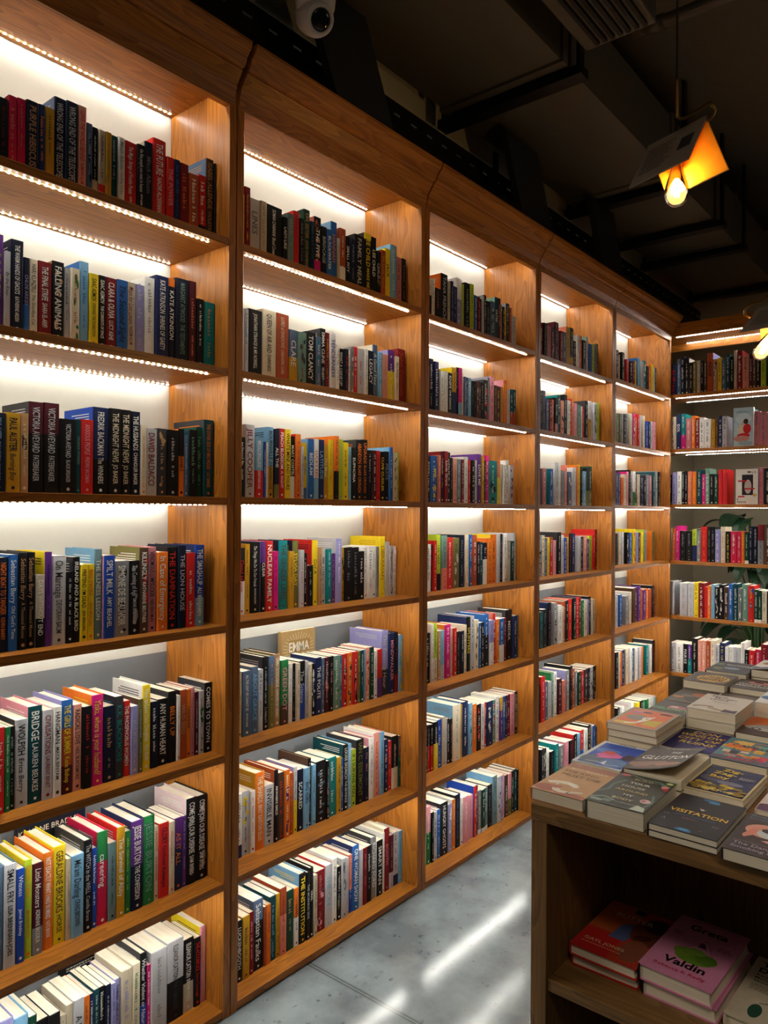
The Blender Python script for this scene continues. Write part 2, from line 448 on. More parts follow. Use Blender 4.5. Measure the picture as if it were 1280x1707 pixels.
def spine_art(mb, t, h, code, tc, txt, rng, M=None, detail=True):
    base, side, top, bands, motif = parse_code(code)
    tr = (lambda p: M @ Vector(p)) if M is not None else (lambda p: p)
    lay = [-0.0004]
    w0, w1 = t * 0.14, t * 0.86
    def put(poly, col):
        mb.face([tr((x, lay[0], z)) for x, z in poly], col)
    if motif:
        mc = colour(motif)
        for k in range(5 if detail else 3):
            zc = rng.uniform(0.08, 0.9) * h; xc = rng.uniform(0.25, 0.75) * t
            a, b = rng.uniform(0.12, 0.24) * t, rng.uniform(0.02, 0.09) * h
            n = 9; ph = rng.uniform(0, 6)
            put([(min(w1, max(w0, xc + a * math.cos(2*math.pi*i/n) * rng.uniform(0.6, 1.2))), zc + b * math.sin(2*math.pi*i/n) * rng.uniform(0.7, 1.1)) for i in range(n)], mc)
        lay[0] -= 0.0002
    if tc == '-': return
    col = colour(tc)
    ztop, zbot = h - 0.012, 0.022
    L = ztop - zbot
    if txt and txt != '~' and detail is not None:
        segs = [s for s in txt.split('|') if s.strip()]
        wts = [len(s) * (1.0 if i == 0 else 0.8) + 1.5 for i, s in enumerate(segs)]
        tot = sum(wts)
        z = ztop
        for i, (s, wt) in enumerate(zip(segs, wts)):
            room = L * wt / tot - 0.006
            cap = min(t * (0.56 if i == 0 else 0.42), 0.021 if i == 0 else 0.015)
            vs, fs, wd = text_mesh(s, 0.012 if s.isupper() else 0.004)
            if wd <= 0: continue
            sx = cap
            if wd * cap > room:
                sx = room / wd
                if sx < cap * 0.5: cap = sx / 0.5
            ln = wd * sx
            zst = z - (room - ln) * (0.15 if len(segs) > 1 else 0.4)
            xb = t / 2 - cap * 0.5
            ital = 0.18 if (s[0].isupper() and not s.isupper() and rng.random() < 0.4) else 0.0
            mb.raw([tr((xb + y * cap, lay[0], zst - (x + y * ital) * sx)) for x, y in vs], fs, col)
            z -= L * wt / tot
    else:
        # lettering too small to read in the photo: rows of letter-sized marks
        z = ztop - rng.uniform(0.0, 0.12) * L
        for part in range(2):
            cap = t * rng.uniform(0.26, 0.5) if part == 0 else t * rng.uniform(0.2, 0.34)
            cap = min(cap, 0.013)
            ln = L * (rng.uniform(0.35, 0.6) if part == 0 else rng.uniform(0.16, 0.3))
            xb = t / 2 - cap / 2
            zz = z
            step = cap * 0.78
            if not detail: step *= 1.5
            while z - zz < ln:
                if rng.random() < 0.13: zz -= step; continue
                hh = cap * rng.choice((0.7, 0.7, 0.7, 1.0, 1.0))
                wdt = step * rng.uniform(0.55, 0.8)
                if detail:
                    st = wdt * 0.34
                    put([(xb, zz), (xb + hh, zz), (xb + hh, zz - st), (xb, zz - st)], col)
                    kind = rng.randrange(4)
                    if kind != 1: put([(xb, zz - wdt + st), (xb + hh * 0.7, zz - wdt + st), (xb + hh * 0.7, zz - wdt), (xb, zz - wdt)], col)
                    xm = xb + hh * rng.choice((0.0, 0.35, 0.58))
                    put([(xm, zz - st), (xm + hh * 0.16, zz - st), (xm + hh * 0.16, zz - wdt + st * 0.5), (xm, zz - wdt + st * 0.5)], col)
                else:
                    put([(xb, zz), (xb + hh, zz), (xb + hh, zz - wdt), (xb, zz - wdt)], col)
                zz -= step
            z = zz - L * rng.uniform(0.04, 0.12)
            if z < zbot + 0.03: break
    # publisher's device near the foot
    if detail and t > 0.011 and rng.random() < 0.8:
        s_ = min(t * 0.36, 0.007); x0 = t / 2 - s_ / 2; z0 = 0.007
        n = 4 if rng.random() < 0.5 else 8
        put([(t / 2 + s_ * 0.6 * math.cos(2*math.pi*(i + .5)/n), z0 + s_ * 0.6 + s_ * 0.6 * math.sin(2*math.pi*(i + .5)/n)) for i in range(n)], col)

def side_art(mb, t, d, h, code, tc, rng, M=None):
    """lines of blurb across the head of the back board"""
    base, side, top, bands, motif = parse_code(code)
    tr = (lambda p: M @ Vector(p)) if M is not None else (lambda p: p)
    if tc == '-': return
    col = colour(tc if tc != side else 'K')
    z = h - 0.018
    for k in range(3):
        ln = d * rng.uniform(0.45, 0.7); y0 = d * 0.14
        mb.face([tr((-0.0003, y0 + ln, z)), tr((-0.0003, y0, z)), tr((-0.0003, y0, z + 0.0022)), tr((-0.0003, y0 + ln, z + 0.0022))], col)
        z -= 0.0065

def strips_for(code, h):
    base, side, top, bands, motif = parse_code(code)
    cuts = [(0.0, h, colour(base))]
    z = 0.0; res = []
    for a, f in bands[::-1]:
        res.append((z, z + f * h, colour(a))); z += f * h
    ze = h - (top[1] * h if top else 0)
    res.append((z, ze, colour(base)))
    if top: res.append((ze, h, colour(top[0])))
    return res, colour(side)

def stand_book(t, d, h, code, tc, txt, rng, name='book'):
    hard = h > 0.222
    mb = MB()
    cover_shell(mb, t, d, h, hard, strips_for(code, h))
    spine_art(mb, t, h, code, tc, txt, rng)
    side_art(mb, t, d, h, code, tc, rng)
    o = mb.build(name, COVER, colour=True)
    pb = MB(); page_box(pb, t, d, h, hard)
    pb.build('page_block', PAPER, o)
    return o

# ================================================================ setting
fl = MB(); fl.face([(-4, -6, FLOOR_Z), (8, -6, FLOOR_Z), (8, 0.6, FLOOR_Z), (-4, 0.6, FLOOR_Z)])
tag(fl.build('floor', concrete_mat()), kind='structure')
wl = MB(); wl.box((-4, 0.289, 0), (6.0, 0.40, 3.75))
tag(wl.build('wall_left', wall_mat()), kind='structure')
cl = MB(); cl.face([(-4, -6, 3.75), (-4, 0.6, 3.75), (8, 0.6, 3.75), (8, -6, 3.75)])
tag(cl.build('ceiling', DARK_PAINT), kind='structure')
GREY_PANEL = plain('grey_wall_panels', (156, 144, 122), 0.6, noise=0.03, scale=4)
wb = MB()
for k in range(6):
    y1 = 0.28 - k * 0.62
    wb.box((6.0, y1 - 0.614, 0), (6.06, y1, 3.75))
tag(wb.build('wall_back', GREY_PANEL), kind='structure')
wbb = MB(); wbb.box((6.045, -6, 0), (6.08, 0.3, 3.75))
tag(wbb.build('trim_1', BLACK_METAL), kind='structure')

boxpart('trim_2', (4.97, 0.270, FLOOR_Z), (5.995, 0.2885, 3.74), GREY_PANEL)['kind'] = 'structure'

# ================================================================ bookcases
def led_strip(name, a, b, parent, axis=0, rear=False):
    """tape with a row of diodes on the underside of a shelf, running from a to b along an axis"""
    mb = MB()
    L0, L1 = a[axis], b[axis]
    o = 1 - axis
    def bx(l0, l1, w, z0, z1, mi):
        lo = [0, 0, z0]; hi = [0, 0, z1]
        lo[axis], hi[axis] = l0, l1
        lo[o], hi[o] = a[o] - w, a[o] + w
        mb.box(lo, hi, mi=mi)
    bx(L0, L1, 0.005, a[2] - 0.0006, a[2] - 0.0001, 0)
    n = int((L1 - L0) / 0.0167)
    for i in range(n):
        c = L0 + (i + 0.5) * (L1 - L0) / n
        bx(c - 0.0024, c + 0.0024, 0.0024, a[2] - 0.0016, a[2] - 0.0006, 1)
    return mb.build(name, [LED_TAPE, LED_DOT_B if rear else LED_DOT], parent)

def bookcase(bay, label):
    x0, x1 = BAY_X[bay - 1], BAY_X[bay]
    w = x1 - x0
    e = empty('bookcase', (x0, 0, 0))
    tag(e, label, 'bookcase', 'wall bookcases of oak with lit shelves')
    zs = SHELF_Z[bay]
    i0, i1 = T_PANEL, w - T_PANEL
    boxpart('side_panel', (0.0014, 0, FLOOR_Z), (T_PANEL, DEPTH, Z_ROOF), WOOD_Z, e, 0.0012)
    boxpart('side_panel', (w - T_PANEL, 0, FLOOR_Z), (w - 0.0014, DEPTH, Z_ROOF), WOOD_Z, e, 0.0012)
    for k, z in enumerate(zs):
        boxpart('shelf', (i0 + 0.0002, 0.0008, z - T_SHELF), (i1 - 0.0002, DEPTH, z), WOOD_X, e, 0.001)
        if k < 6:
            yf = 0.022 if k < 4 else 0.016
            led_strip('led_strip', (i0 + 0.02, yf, z - T_SHELF), (i1 - 0.05, yf, z - T_SHELF), e)
            led_strip('led_strip', (i0 + 0.012, 0.266, z - T_SHELF), (i1 - 0.01, 0.266, z - T_SHELF), e, rear=True)
    boxpart('top_panel', (0.0006, 0.0, Z_ROOF), (w - 0.0006, DEPTH, Z_ROOF + 0.02), WOOD_X, e)
    led_strip('led_strip', (i0 + 0.012, 0.266, Z_ROOF), (i1 - 0.01, 0.266, Z_ROOF), e, rear=True)
    led_strip('led_strip', (i0 + 0.02, 0.045, Z_ROOF), (i1 - 0.05, 0.045, Z_ROOF), e)
    c = MB()
    prof = [(0.022, Z_TOP), (0.0, Z_TOP), (-0.003, Z_TOP + 0.028), (-0.012, Z_TOP + 0.056), (-0.030, Z_TOP + 0.082), (-0.036, Z_TOP + 0.090),
            (-0.034, Z_TOP + 0.094), (-0.048, Z_TOP + 0.099), (-0.056, Z_TOP + 0.120), (-0.072, Z_TOP + 0.136), (-0.078, Z_TOP + 0.150), (-0.078, Z_TOP + 0.158), (0.022, Z_TOP + 0.158)]
    g0 = 0.006 if bay == 2 else 0.0042; g1 = 0.011 if bay == 1 else 0.0042
    c.prism(prof, 0, g0, w - g1 if bay < 5 else w - 0.0005)
    c.build('cornice', WOOD_X, e)
    return e
for bay, lb in ((1, 'oak bookcase nearest the camera, cut off by the left edge of the photo'),
                (2, 'oak bookcase second from the left, shown whole from cornice to floor'),
                (3, 'oak bookcase in the middle of the five along the wall'),
                (4, 'oak bookcase fourth from the left, partly behind the table'),
                (5, 'narrow-looking oak bookcase at the far end of the wall, in the corner')):
    bookcase(bay, lb)

# the open-backed bookcase across the end of the room
bk = empty('open_bookcase', (BACK_X, 0, 0))
tag(bk, 'open-backed oak bookcase across the far end, plant behind it', 'bookcase')
Y0, Y1 = 0.10, -1.55
zb = SHELF_Z[6]
BD = 0.27
for k, z in enumerate([2.69 + T_SHELF] + zb):
    boxpart('shelf', (0.0, Y1, z - T_SHELF), (BD, Y0, z), WOOD_Y, bk, 0.001)
    if k < 6:
        ya, yb_ = (-0.02, Y1 + 0.02)
        led_strip('led_strip', (0.03, yb_, z - T_SHELF), (0.03, ya, z - T_SHELF), bk, 1)
        led_strip('led_strip', (0.250, yb_, z - T_SHELF), (0.250, ya, z - T_SHELF), bk, 1, rear=True)
boxpart('back_rail', (BD, Y1, 2.645), (BD + 0.02, 0.1, 2.73), WOOD_Y, bk)
boxpart('front_rail', (0.0, Y1, 2.69 + T_SHELF + 0.0003), (0.02, -0.01, 2.775), WOOD_Y, bk)
for y in (-0.075, -0.80, -1.5):
    boxpart('post', (BD - 0.04, y - 0.02, FLOOR_Z), (BD - 0.005, y + 0.02, zb[5] - T_SHELF), WOOD_Z, bk)
for y in (-0.66, Y1):
    boxpart('upright', (0.21, y - 0.012, zb[5]), (BD - 0.002, y + 0.012, 2.69), WOOD_Z, bk) if y == Y1 else None

# ================================================================ shelf books
SHELF_BOOKS=[
(1,1,0.060,'''2867	222	1608	1062	k	R	~	black book, twenty-sixth from right, top shelf, leftmost bookcase
3088	199	1746	1152	C/R	i	~	crimson book, twenty-fifth from right, top shelf, leftmost bookcase
3288	203	1770	1168	C	i	~	crimson book between red and black ones, top shelf, leftmost bookcase
3492	291	1812	1196	N/k	a	PURPLE HIBISCUS	dark navy book with tan lettering between red and blue ones, top shelf, leftmost bookcase
3783	160	1832	1209	n_o:.14	o	~	navy blue book between black and yellow ones, top shelf, leftmost bookcase
3944	230	1839	1214	Y	k	~	mustard yellow book between blue and black ones, top shelf, leftmost bookcase
4171	279	2193	1447	N/q	S	WRONG END OF THE TELESCOPE	dark navy book with light grey lettering between yellow and black ones, top shelf, leftmost bookcase
4451	301	2205	1455	N/q	S	WRONG END OF THE TELESCOPE	dark navy book with light grey lettering between black and pink ones, top shelf, leftmost bookcase
4753	220	2214	1461	A	r	LEAVE THE WORLD BEHIND|RUMAAN ALAM	peach book with red lettering, only pink one on the top shelf, leftmost bookcase
4978	167	1878	1239	q*n	S	~	slate blue book between pink and black ones, top shelf, leftmost bookcase
5145	158	1847	1219	k_e:.28	w	~	black and beige book between blue and white ones, top shelf, leftmost bookcase
5305	177	1827	1206	e_r:.25	K	~	beige and red book between black and yellow ones, top shelf, leftmost bookcase
5482	163	1838	1213	Y	q	~	mustard yellow book between white and teal ones, top shelf, leftmost bookcase
5645	198	1843	1217	T	S	~	dark teal book, only teal one on the top shelf, leftmost bookcase
5844	185	1856	1225	w	s	Mitch Albom|Finding Chika	white book between teal and red ones, top shelf, leftmost bookcase
6030	343	1842	1216	r	w	The Magic Strings of Frankie Presto|ALBOM	red book with white lettering between white and black ones, top shelf, leftmost bookcase
6374	252	1878	1239	k	w	the five people you meet in heaven|MITCH ALBOM	black book with white lettering between red and black ones, top shelf, leftmost bookcase
6625	251	2070	1366	N/e	s	Mitch Albom	dark navy book with grey lettering between black and red ones, top shelf, leftmost bookcase
6874	416	2263	1494	r	w	THE FUTURE|NAOMI ALDERMAN	red book with white lettering, eighth from right, top shelf, leftmost bookcase
7296	245	1901	1255	r/R	p	THE POWER	red book with pink lettering between red and blue ones, top shelf, leftmost bookcase
7542	185	1912	1262	n	b	~	navy blue book between two red ones, top shelf, leftmost bookcase
7728	279	1888	1246	R	o	~	dark red book between blue and orange ones, top shelf, leftmost bookcase
8010	346	1704	1125	u/n	w	~	rust orange book, only orange one on the top shelf, leftmost bookcase
8356	258	1783	1177	r_N:.2	w	~	red book between orange and brown ones, top shelf, leftmost bookcase
8610	277	2348	1550	d/q	a	ISABEL ALLENDE|VIOLETA	dark brown book with tan lettering, only brown one on the top shelf, leftmost bookcase
8889	55	2281	1505	k	-	~	thin black book at the right end of the top shelf, leftmost bookcase'''),
(1,2,0.060,'''2742	280	2199	1451	v	L	ROOTLESS	purple book with lime green lettering, twenty-third from right, second shelf, leftmost bookcase
3026	145	1855	1224	S	K	By the River	thin light grey book between purple and black ones, second shelf, leftmost bookcase
3168	291	2166	1430	N	w	THE WARM HANDS OF GHOSTS|KATHERINE ARDEN	dark navy book with white lettering between grey and black ones, second shelf, leftmost bookcase
3463	142	1824	1204	N_b:.4	V	CHLOE ARIDJIS	thin dark navy and blue book between black and white ones, second shelf, leftmost bookcase
3605	204	1830	1208	c	K	HARI KUNZRU|The Goodbye Cat	cream book between black and red ones, second shelf, leftmost bookcase
3809	332	1843	1216	R	w	THE FINAL STRIFE|SAARA EL-ARIFI	dark red book with white lettering between white and black ones, second shelf, leftmost bookcase
4142	302	1926	1271	k/a*a	w	FALLING ANIMALS	black book with white lettering between red and grey ones, second shelf, leftmost bookcase
4446	149	1839	1214	S	K	~	thin light grey book between black and white ones, second shelf, leftmost bookcase
4595	233	1864	1230	c*g	u	~	cream book between grey and blue ones, second shelf, leftmost bookcase
4826	242	2094	1382	l/b	b	~	light blue book between white and yellow ones, second shelf, leftmost bookcase
5071	253	1854	1223	y	k	ISAAC ASIMOV|FORWARD THE FOUNDATION	yellow book with black lettering, only yellow one on the second shelf, leftmost bookcase
5324	204	1868	1233	k	w	ISAAC ASIMOV|THE CURRENTS OF SPACE	black book between yellow and red ones, second shelf, leftmost bookcase
5529	301	1869	1234	R	w	CLARA & OLIVIA|LUCY ASHE	dark red book with white lettering between black and blue ones, second shelf, leftmost bookcase
5830	314	1888	1246	b	N	The Second Sight	blue book with dark navy lettering between red and white ones, second shelf, leftmost bookcase
6145	258	1909	1260	e	R	Maps for Lost Lovers|NADEEM ASLAM	beige book with dark red lettering between blue and purple ones, second shelf, leftmost bookcase
6404	258	1910	1261	V	S	~	lavender book between two white ones, second shelf, leftmost bookcase
6660	312	2171	1433	w	s	~	white book between purple and blue ones, second shelf, leftmost bookcase
6972	407	2286	1509	n	w	KATE ATKINSON|SHRINES OF GAIETY	navy blue book with white lettering between white and black ones, second shelf, leftmost bookcase
7379	234	2318	1530	N^o:.1	w	KATE ATKINSON	dark navy book with white lettering between blue and black ones, second shelf, leftmost bookcase
7613	434	2376	1568	N	x	MARGARET ATWOOD|THE TESTAMENTS	dark navy book with sage green lettering between black and red ones, second shelf, leftmost bookcase
8047	266	2396	1581	m	i	~	tall maroon book between two black ones, second shelf, leftmost bookcase
8318	244	1954	1289	k	w	~	black book between red and teal ones, second shelf, leftmost bookcase
8563	381	1924	1270	t/x	a	~	the only teal book on the second shelf, leftmost bookcase'''),
(1,3,0.060,'''2772	324	1810	1195	N	l	PAUL AUSTER|THE INVENTION OF SOLITUDE	dark navy book with light blue lettering, twenty-first from right, third shelf, leftmost bookcase
3096	334	1841	1215	Y	N	PAUL AUSTER|Burning Boy	mustard yellow book with dark navy lettering, only yellow one on the third shelf, leftmost bookcase
3430	191	1858	1226	a*d	c	~	the only brown book on the third shelf, leftmost bookcase
3619	355	2156	1423	k/K^m:.35	S	VICTORIA AVEYARD|FATEBREAKER	black book with light grey lettering between brown and black ones, third shelf, leftmost bookcase
3974	386	2170	1432	k^m:.35	S	VICTORIA AVEYARD|FATEBREAKER	black book with light grey lettering, seventeenth from right, third shelf, leftmost bookcase
4363	414	1825	1204	k/K	S	VICTORIA AVEYARD|BLADE BREAKER	black book with light grey lettering between black and teal ones, third shelf, leftmost bookcase
4777	122	1843	1216	T	x	ODESSA STORIES	thin dark teal book between black and red ones, third shelf, leftmost bookcase
4900	328	1860	1228	r	p	ANXIOUS PEOPLE|FREDRIK BACKMAN	red book with pink lettering, only red one on the third shelf, leftmost bookcase
5224	435	2209	1458	n/B_k:.4	w	FREDRIK BACKMAN|The WINNERS	navy blue and black book between red and black ones, third shelf, leftmost bookcase
5659	321	2218	1464	k	c	THE MIDNIGHT NEWS|JO BAKER	black book with cream lettering between blue and black ones, third shelf, leftmost bookcase
5981	324	2224	1468	k	c	THE MIDNIGHT NEWS|JO BAKER	black book with cream lettering, eleventh from right, third shelf, leftmost bookcase
6305	273	2213	1461	N	w	THE HUSBANDS|CHANDLER BAKER	dark navy book with white lettering between black and white ones, third shelf, leftmost bookcase
6582	160	1873	1236	c	i	~	the only white book on the third shelf, leftmost bookcase
6742	350	1809	1194	S	R	DAVID BALDACCI	light grey book with dark red lettering, only grey one on the third shelf, leftmost bookcase
7092	297	1836	1212	K*a	a	~	charcoal book between grey and black ones, third shelf, leftmost bookcase
7389	381	1831	1208	k	S	~	black book between black and orange ones, third shelf, leftmost bookcase
7770	195	1881	1242	o^k:.4	k	IAIN BANKS	the only orange book on the third shelf, leftmost bookcase
7966	125	1739	1148	q	S	~
8089	260	1888	1246	k/T	x	~	black book between blue and green ones, third shelf, leftmost bookcase
8348	224	1984	1309	G	x	~	dark green book, only green one on the third shelf, leftmost bookcase
8570	346	2219	1464	T/K	o	THE OTHER SIDE OF MRS WOOD|LUCY BARKER	dark teal book with orange lettering at the right end of the third shelf, leftmost bookcase'''),
(1,4,0.050,'''2928	222	2157	1424	N	o	NIGHT BOAT TO TANGIER|KEVIN BARRY	dark navy book with orange lettering, twenty-second from right, fourth shelf, leftmost bookcase
3149	217	2211	1459	b	w	Sebastian Barry|Old God's Time	blue book between two black ones, fourth shelf, leftmost bookcase
3366	208	2247	1483	k	a	Sebastian Barry|A Thousand Moons	black book between blue and black ones, fourth shelf, leftmost bookcase
3574	203	2249	1484	k	a	Sebastian Barry|A Thousand Moons	black book between black and white ones, fourth shelf, leftmost bookcase
3781	211	1709	1128	e_k:.4	w	DAYS WITHOUT END	beige and black book, only white one on the fourth shelf, leftmost bookcase
3987	181	2247	1483	v/y	N	~	the only purple book on the fourth shelf, leftmost bookcase
4169	357	2146	1416	S	K	On Marriage|DEVORAH BAUM	light grey book with charcoal lettering between purple and black ones, fourth shelf, leftmost bookcase
4530	165	1744	1151	k	w	~	black book between grey and black ones, fourth shelf, leftmost bookcase
4691	177	2096	1383	k/K	w	IRELAND AND A BLACK BIRD	black book between black and yellow ones, fourth shelf, leftmost bookcase
4870	196	1899	1253	y	k	PRETEND I'M DEAD|JEN BEAGIN	yellow book between black and yellow ones, fourth shelf, leftmost bookcase
5066	194	1899	1253	y	o	BIG SWISS|JEN BEAGIN	yellow book between yellow and blue ones, fourth shelf, leftmost bookcase
5256	218	2264	1494	z/l	w	THE ILLNESS LESSON	tall grey-blue book between yellow and blue ones, fourth shelf, leftmost bookcase
5476	310	2102	1387	B/p	w	SPILT MILK|AMY BEASHEL	royal blue book with white lettering between blue and grey ones, fourth shelf, leftmost bookcase
5787	432	1943	1283	s*k	w	SIMONE DE BEAUVOIR	grey book with white lettering between blue and black ones, fourth shelf, leftmost bookcase
6218	294	1933	1276	k*s	S	The Coming of Age|SIMONE DE BEAUVOIR	black book with light grey lettering between grey and brown ones, fourth shelf, leftmost bookcase
6509	265	2262	1493	d/h*r	w	KILLINGLY|KATHARINE BEUTNER	dark brown book with white lettering, only brown one on the fourth shelf, leftmost bookcase
6774	265	2274	1501	f/p	N	VENOMOUS LUMPSUCKER|NED BEAUMAN	dusty pink book with dark navy lettering, only pink one on the fourth shelf, leftmost bookcase
7041	333	2128	1404	o	w	In Case of Emergency	orange book with white lettering, only orange one on the fourth shelf, leftmost bookcase
7372	335	2244	1481	k	r	THE DAMNATION	black book with red lettering between orange and black ones, fourth shelf, leftmost bookcase
7706	258	2288	1510	N	S	THE LION HOUSE	dark navy book with light grey lettering between black and red ones, fourth shelf, leftmost bookcase
7967	290	2071	1367	r	w	~	the only red book on the fourth shelf, leftmost bookcase
8255	337	2282	1506	B/n_l:.35	w	THE SMASH-UP|ALI BENJAMIN	royal blue and light blue book at the right end of the fourth shelf, leftmost bookcase'''),
(1,5,0.060,'''2934	204	1957	1291	r	w	~	red book, twenty-seventh from right, fifth shelf, leftmost bookcase
3138	119	1939	1280	g	w	~	thin green book between red and black ones, fifth shelf, leftmost bookcase
3257	125	1922	1268	k	S	~	thin black book between green and grey ones, fifth shelf, leftmost bookcase
3381	309	2040	1347	S/k	k	WOLFISH|Erica Berry	light grey book with black lettering between black and teal ones, fifth shelf, leftmost bookcase
3687	337	2284	1508	T/p	w	BRIDGE|LAUREN BEUKES	dark teal book with white lettering, only teal one on the fifth shelf, leftmost bookcase
4025	250	2138	1411	S/p	R	CIVILISATIONS|LAURENT BINET	light grey book with dark red lettering between teal and white ones, fifth shelf, leftmost bookcase
4274	211	2173	1434	w	K	HANGMAN|MAYA BINYAM	tall white book between grey and orange ones, fifth shelf, leftmost bookcase
4483	295	2284	1507	u/V^b:.3_m:.3	y	THE GIRLS OF SUMMER|Katie Bishop	rust orange and maroon book between white and pink ones, fifth shelf, leftmost bookcase
4779	230	2121	1400	A	d	RADICAL LOVE|NEIL BLACKMORE	peach book with dark brown lettering between orange and black ones, fifth shelf, leftmost bookcase
5010	240	2036	1344	k	r	~	black book between two pink ones, fifth shelf, leftmost bookcase
5247	320	2275	1502	P/o	y	Yinka, where is your huzband?	magenta book with yellow lettering between two black ones, fifth shelf, leftmost bookcase
5571	312	1925	1271	N	a	~	dark navy book between pink and black ones, fifth shelf, leftmost bookcase
5881	247	2127	1404	K/N	t	K.K. BLACKMORE	charcoal book with teal lettering between black and red ones, fifth shelf, leftmost bookcase
6128	205	1958	1292	r/R	w	THE PHOSPHORUS WOMEN	red book between black and purple ones, fifth shelf, leftmost bookcase
6335	226	1784	1177	V	S	~	the only purple book on the fifth shelf, leftmost bookcase
6560	130	1937	1279	h/d	S	~	thin olive book between purple and yellow ones, fifth shelf, leftmost bookcase
6685	245	2279	1504	y/w	w	How to Love Your Daughter|HILA BLUM	yellow book with white lettering, only yellow one on the fifth shelf, leftmost bookcase
6935	243	1782	1176	N	w	~	dark navy book between yellow and black ones, fifth shelf, leftmost bookcase
7178	330	1799	1187	k	w	ANY HUMAN HEART	black book with white lettering between two black ones, fifth shelf, leftmost bookcase
7505	267	1952	1288	k/K	o	BELLY UP	black book with orange lettering between black and white ones, fifth shelf, leftmost bookcase
7774	116	1799	1188	w	r	~
7888	222	1926	1271	u/k	a	WILD SEED	rust orange book with tan lettering between white and orange ones, fifth shelf, leftmost bookcase
8110	146	1908	1259	o	k	CASSANDRA	thin orange book between orange and pink ones, fifth shelf, leftmost bookcase
8256	127	1926	1271	f	R	~
8384	135	1780	1175	m_e:.0	w	~
8519	178	1789	1181	S*g	K	~	light grey book between red and black ones, fifth shelf, leftmost bookcase
8694	250	1994	1316	k/K	w	COMES TO TOWN	black book with white lettering at the right end of the fifth shelf, leftmost bookcase'''),
(1,6,0.068,'''2938	244	2375	1567	q	S	~	slate blue book, twenty-fourth from right, sixth shelf, leftmost bookcase
3181	277	2376	1568	S/z	k	SMALL FRY|LISA BRENNAN-JOBS	light grey book with black lettering, only grey one on the sixth shelf, leftmost bookcase
3459	192	2184	1441	B	w	Witness|Jamel Brinkley	royal blue book between grey and green ones, sixth shelf, leftmost bookcase
3648	195	2326	1535	L/y	o	Death Valley|Melissa Broder	lime green book between blue and red ones, sixth shelf, leftmost bookcase
3844	255	2163	1428	m_s:.3	w	Little Monsters|ADRIENNE BRODEUR	maroon and grey book with white lettering between green and orange ones, sixth shelf, leftmost bookcase
4097	261	2317	1529	o	w	NOT EXACTLY WHAT I HAD IN MIND|KATE BROOK	orange book with white lettering, only orange one on the sixth shelf, leftmost bookcase
4357	317	2378	1569	y	d	GERALDINE BROOKS|HORSE	yellow book with dark brown lettering between orange and white ones, sixth shelf, leftmost bookcase
4677	116	1998	1319	e	s	~	thin beige book between yellow and blue ones, sixth shelf, leftmost bookcase
4792	329	2024	1336	l	K	Ma'am Darling|CRAIG BROWN	light blue book with charcoal lettering between white and black ones, sixth shelf, leftmost bookcase
5117	232	2293	1513	k/K	S	The WITCH in the WELL|Camilla Bruce	black book with light grey lettering between two blue ones, sixth shelf, leftmost bookcase
5351	150	2006	1324	B	w	~	thin royal blue book between black and red ones, sixth shelf, leftmost bookcase
5497	294	2364	1561	C^g:.32	w	careering	crimson book with white lettering between two blue ones, sixth shelf, leftmost bookcase
5793	228	1994	1316	z	N	~	grey-blue book between red and yellow ones, sixth shelf, leftmost bookcase
6017	238	2336	1542	Y/r	w	The Survival of Abby|	mustard yellow book with white lettering between blue and green ones, sixth shelf, leftmost bookcase
6256	178	2146	1416	g	L	~	green book between yellow and black ones, sixth shelf, leftmost bookcase
6432	365	2347	1549	N/n^v:.5	w	JESSIE BURTON|THE CONFESSION	dark navy book with white lettering between two green ones, sixth shelf, leftmost bookcase
6796	357	2358	1556	g/N	x	JESSIE BURTON	green book with sage green lettering between black and white ones, sixth shelf, leftmost bookcase
7155	142	1979	1306	c	r	HEADSHOT|RITA BULLWINKEL	thin cream book between green and red ones, sixth shelf, leftmost bookcase
7296	301	2019	1333	r	N	GLORY|NoViolet Bulawayo	red book with dark navy lettering between two white ones, sixth shelf, leftmost bookcase
7596	192	1978	1305	c	i	~	cream book between red and blue ones, sixth shelf, leftmost bookcase
7787	279	1994	1316	n^v:.4	o	AS IT ALL	navy blue book with orange lettering between white and purple ones, sixth shelf, leftmost bookcase
8066	132	1983	1309	v	V	~	thin purple book, only purple one on the sixth shelf, leftmost bookcase
8193	349	2420	1597	k/D*s	w	COME JOIN OUR DISEASE|SAM BYERS	black book with white lettering between purple and black ones, sixth shelf, leftmost bookcase
8541	365	2396	1581	k*s	w	COME JOIN OUR DISEASE|SAM BYERS	black book with white lettering at the right end of the sixth shelf, leftmost bookcase'''),
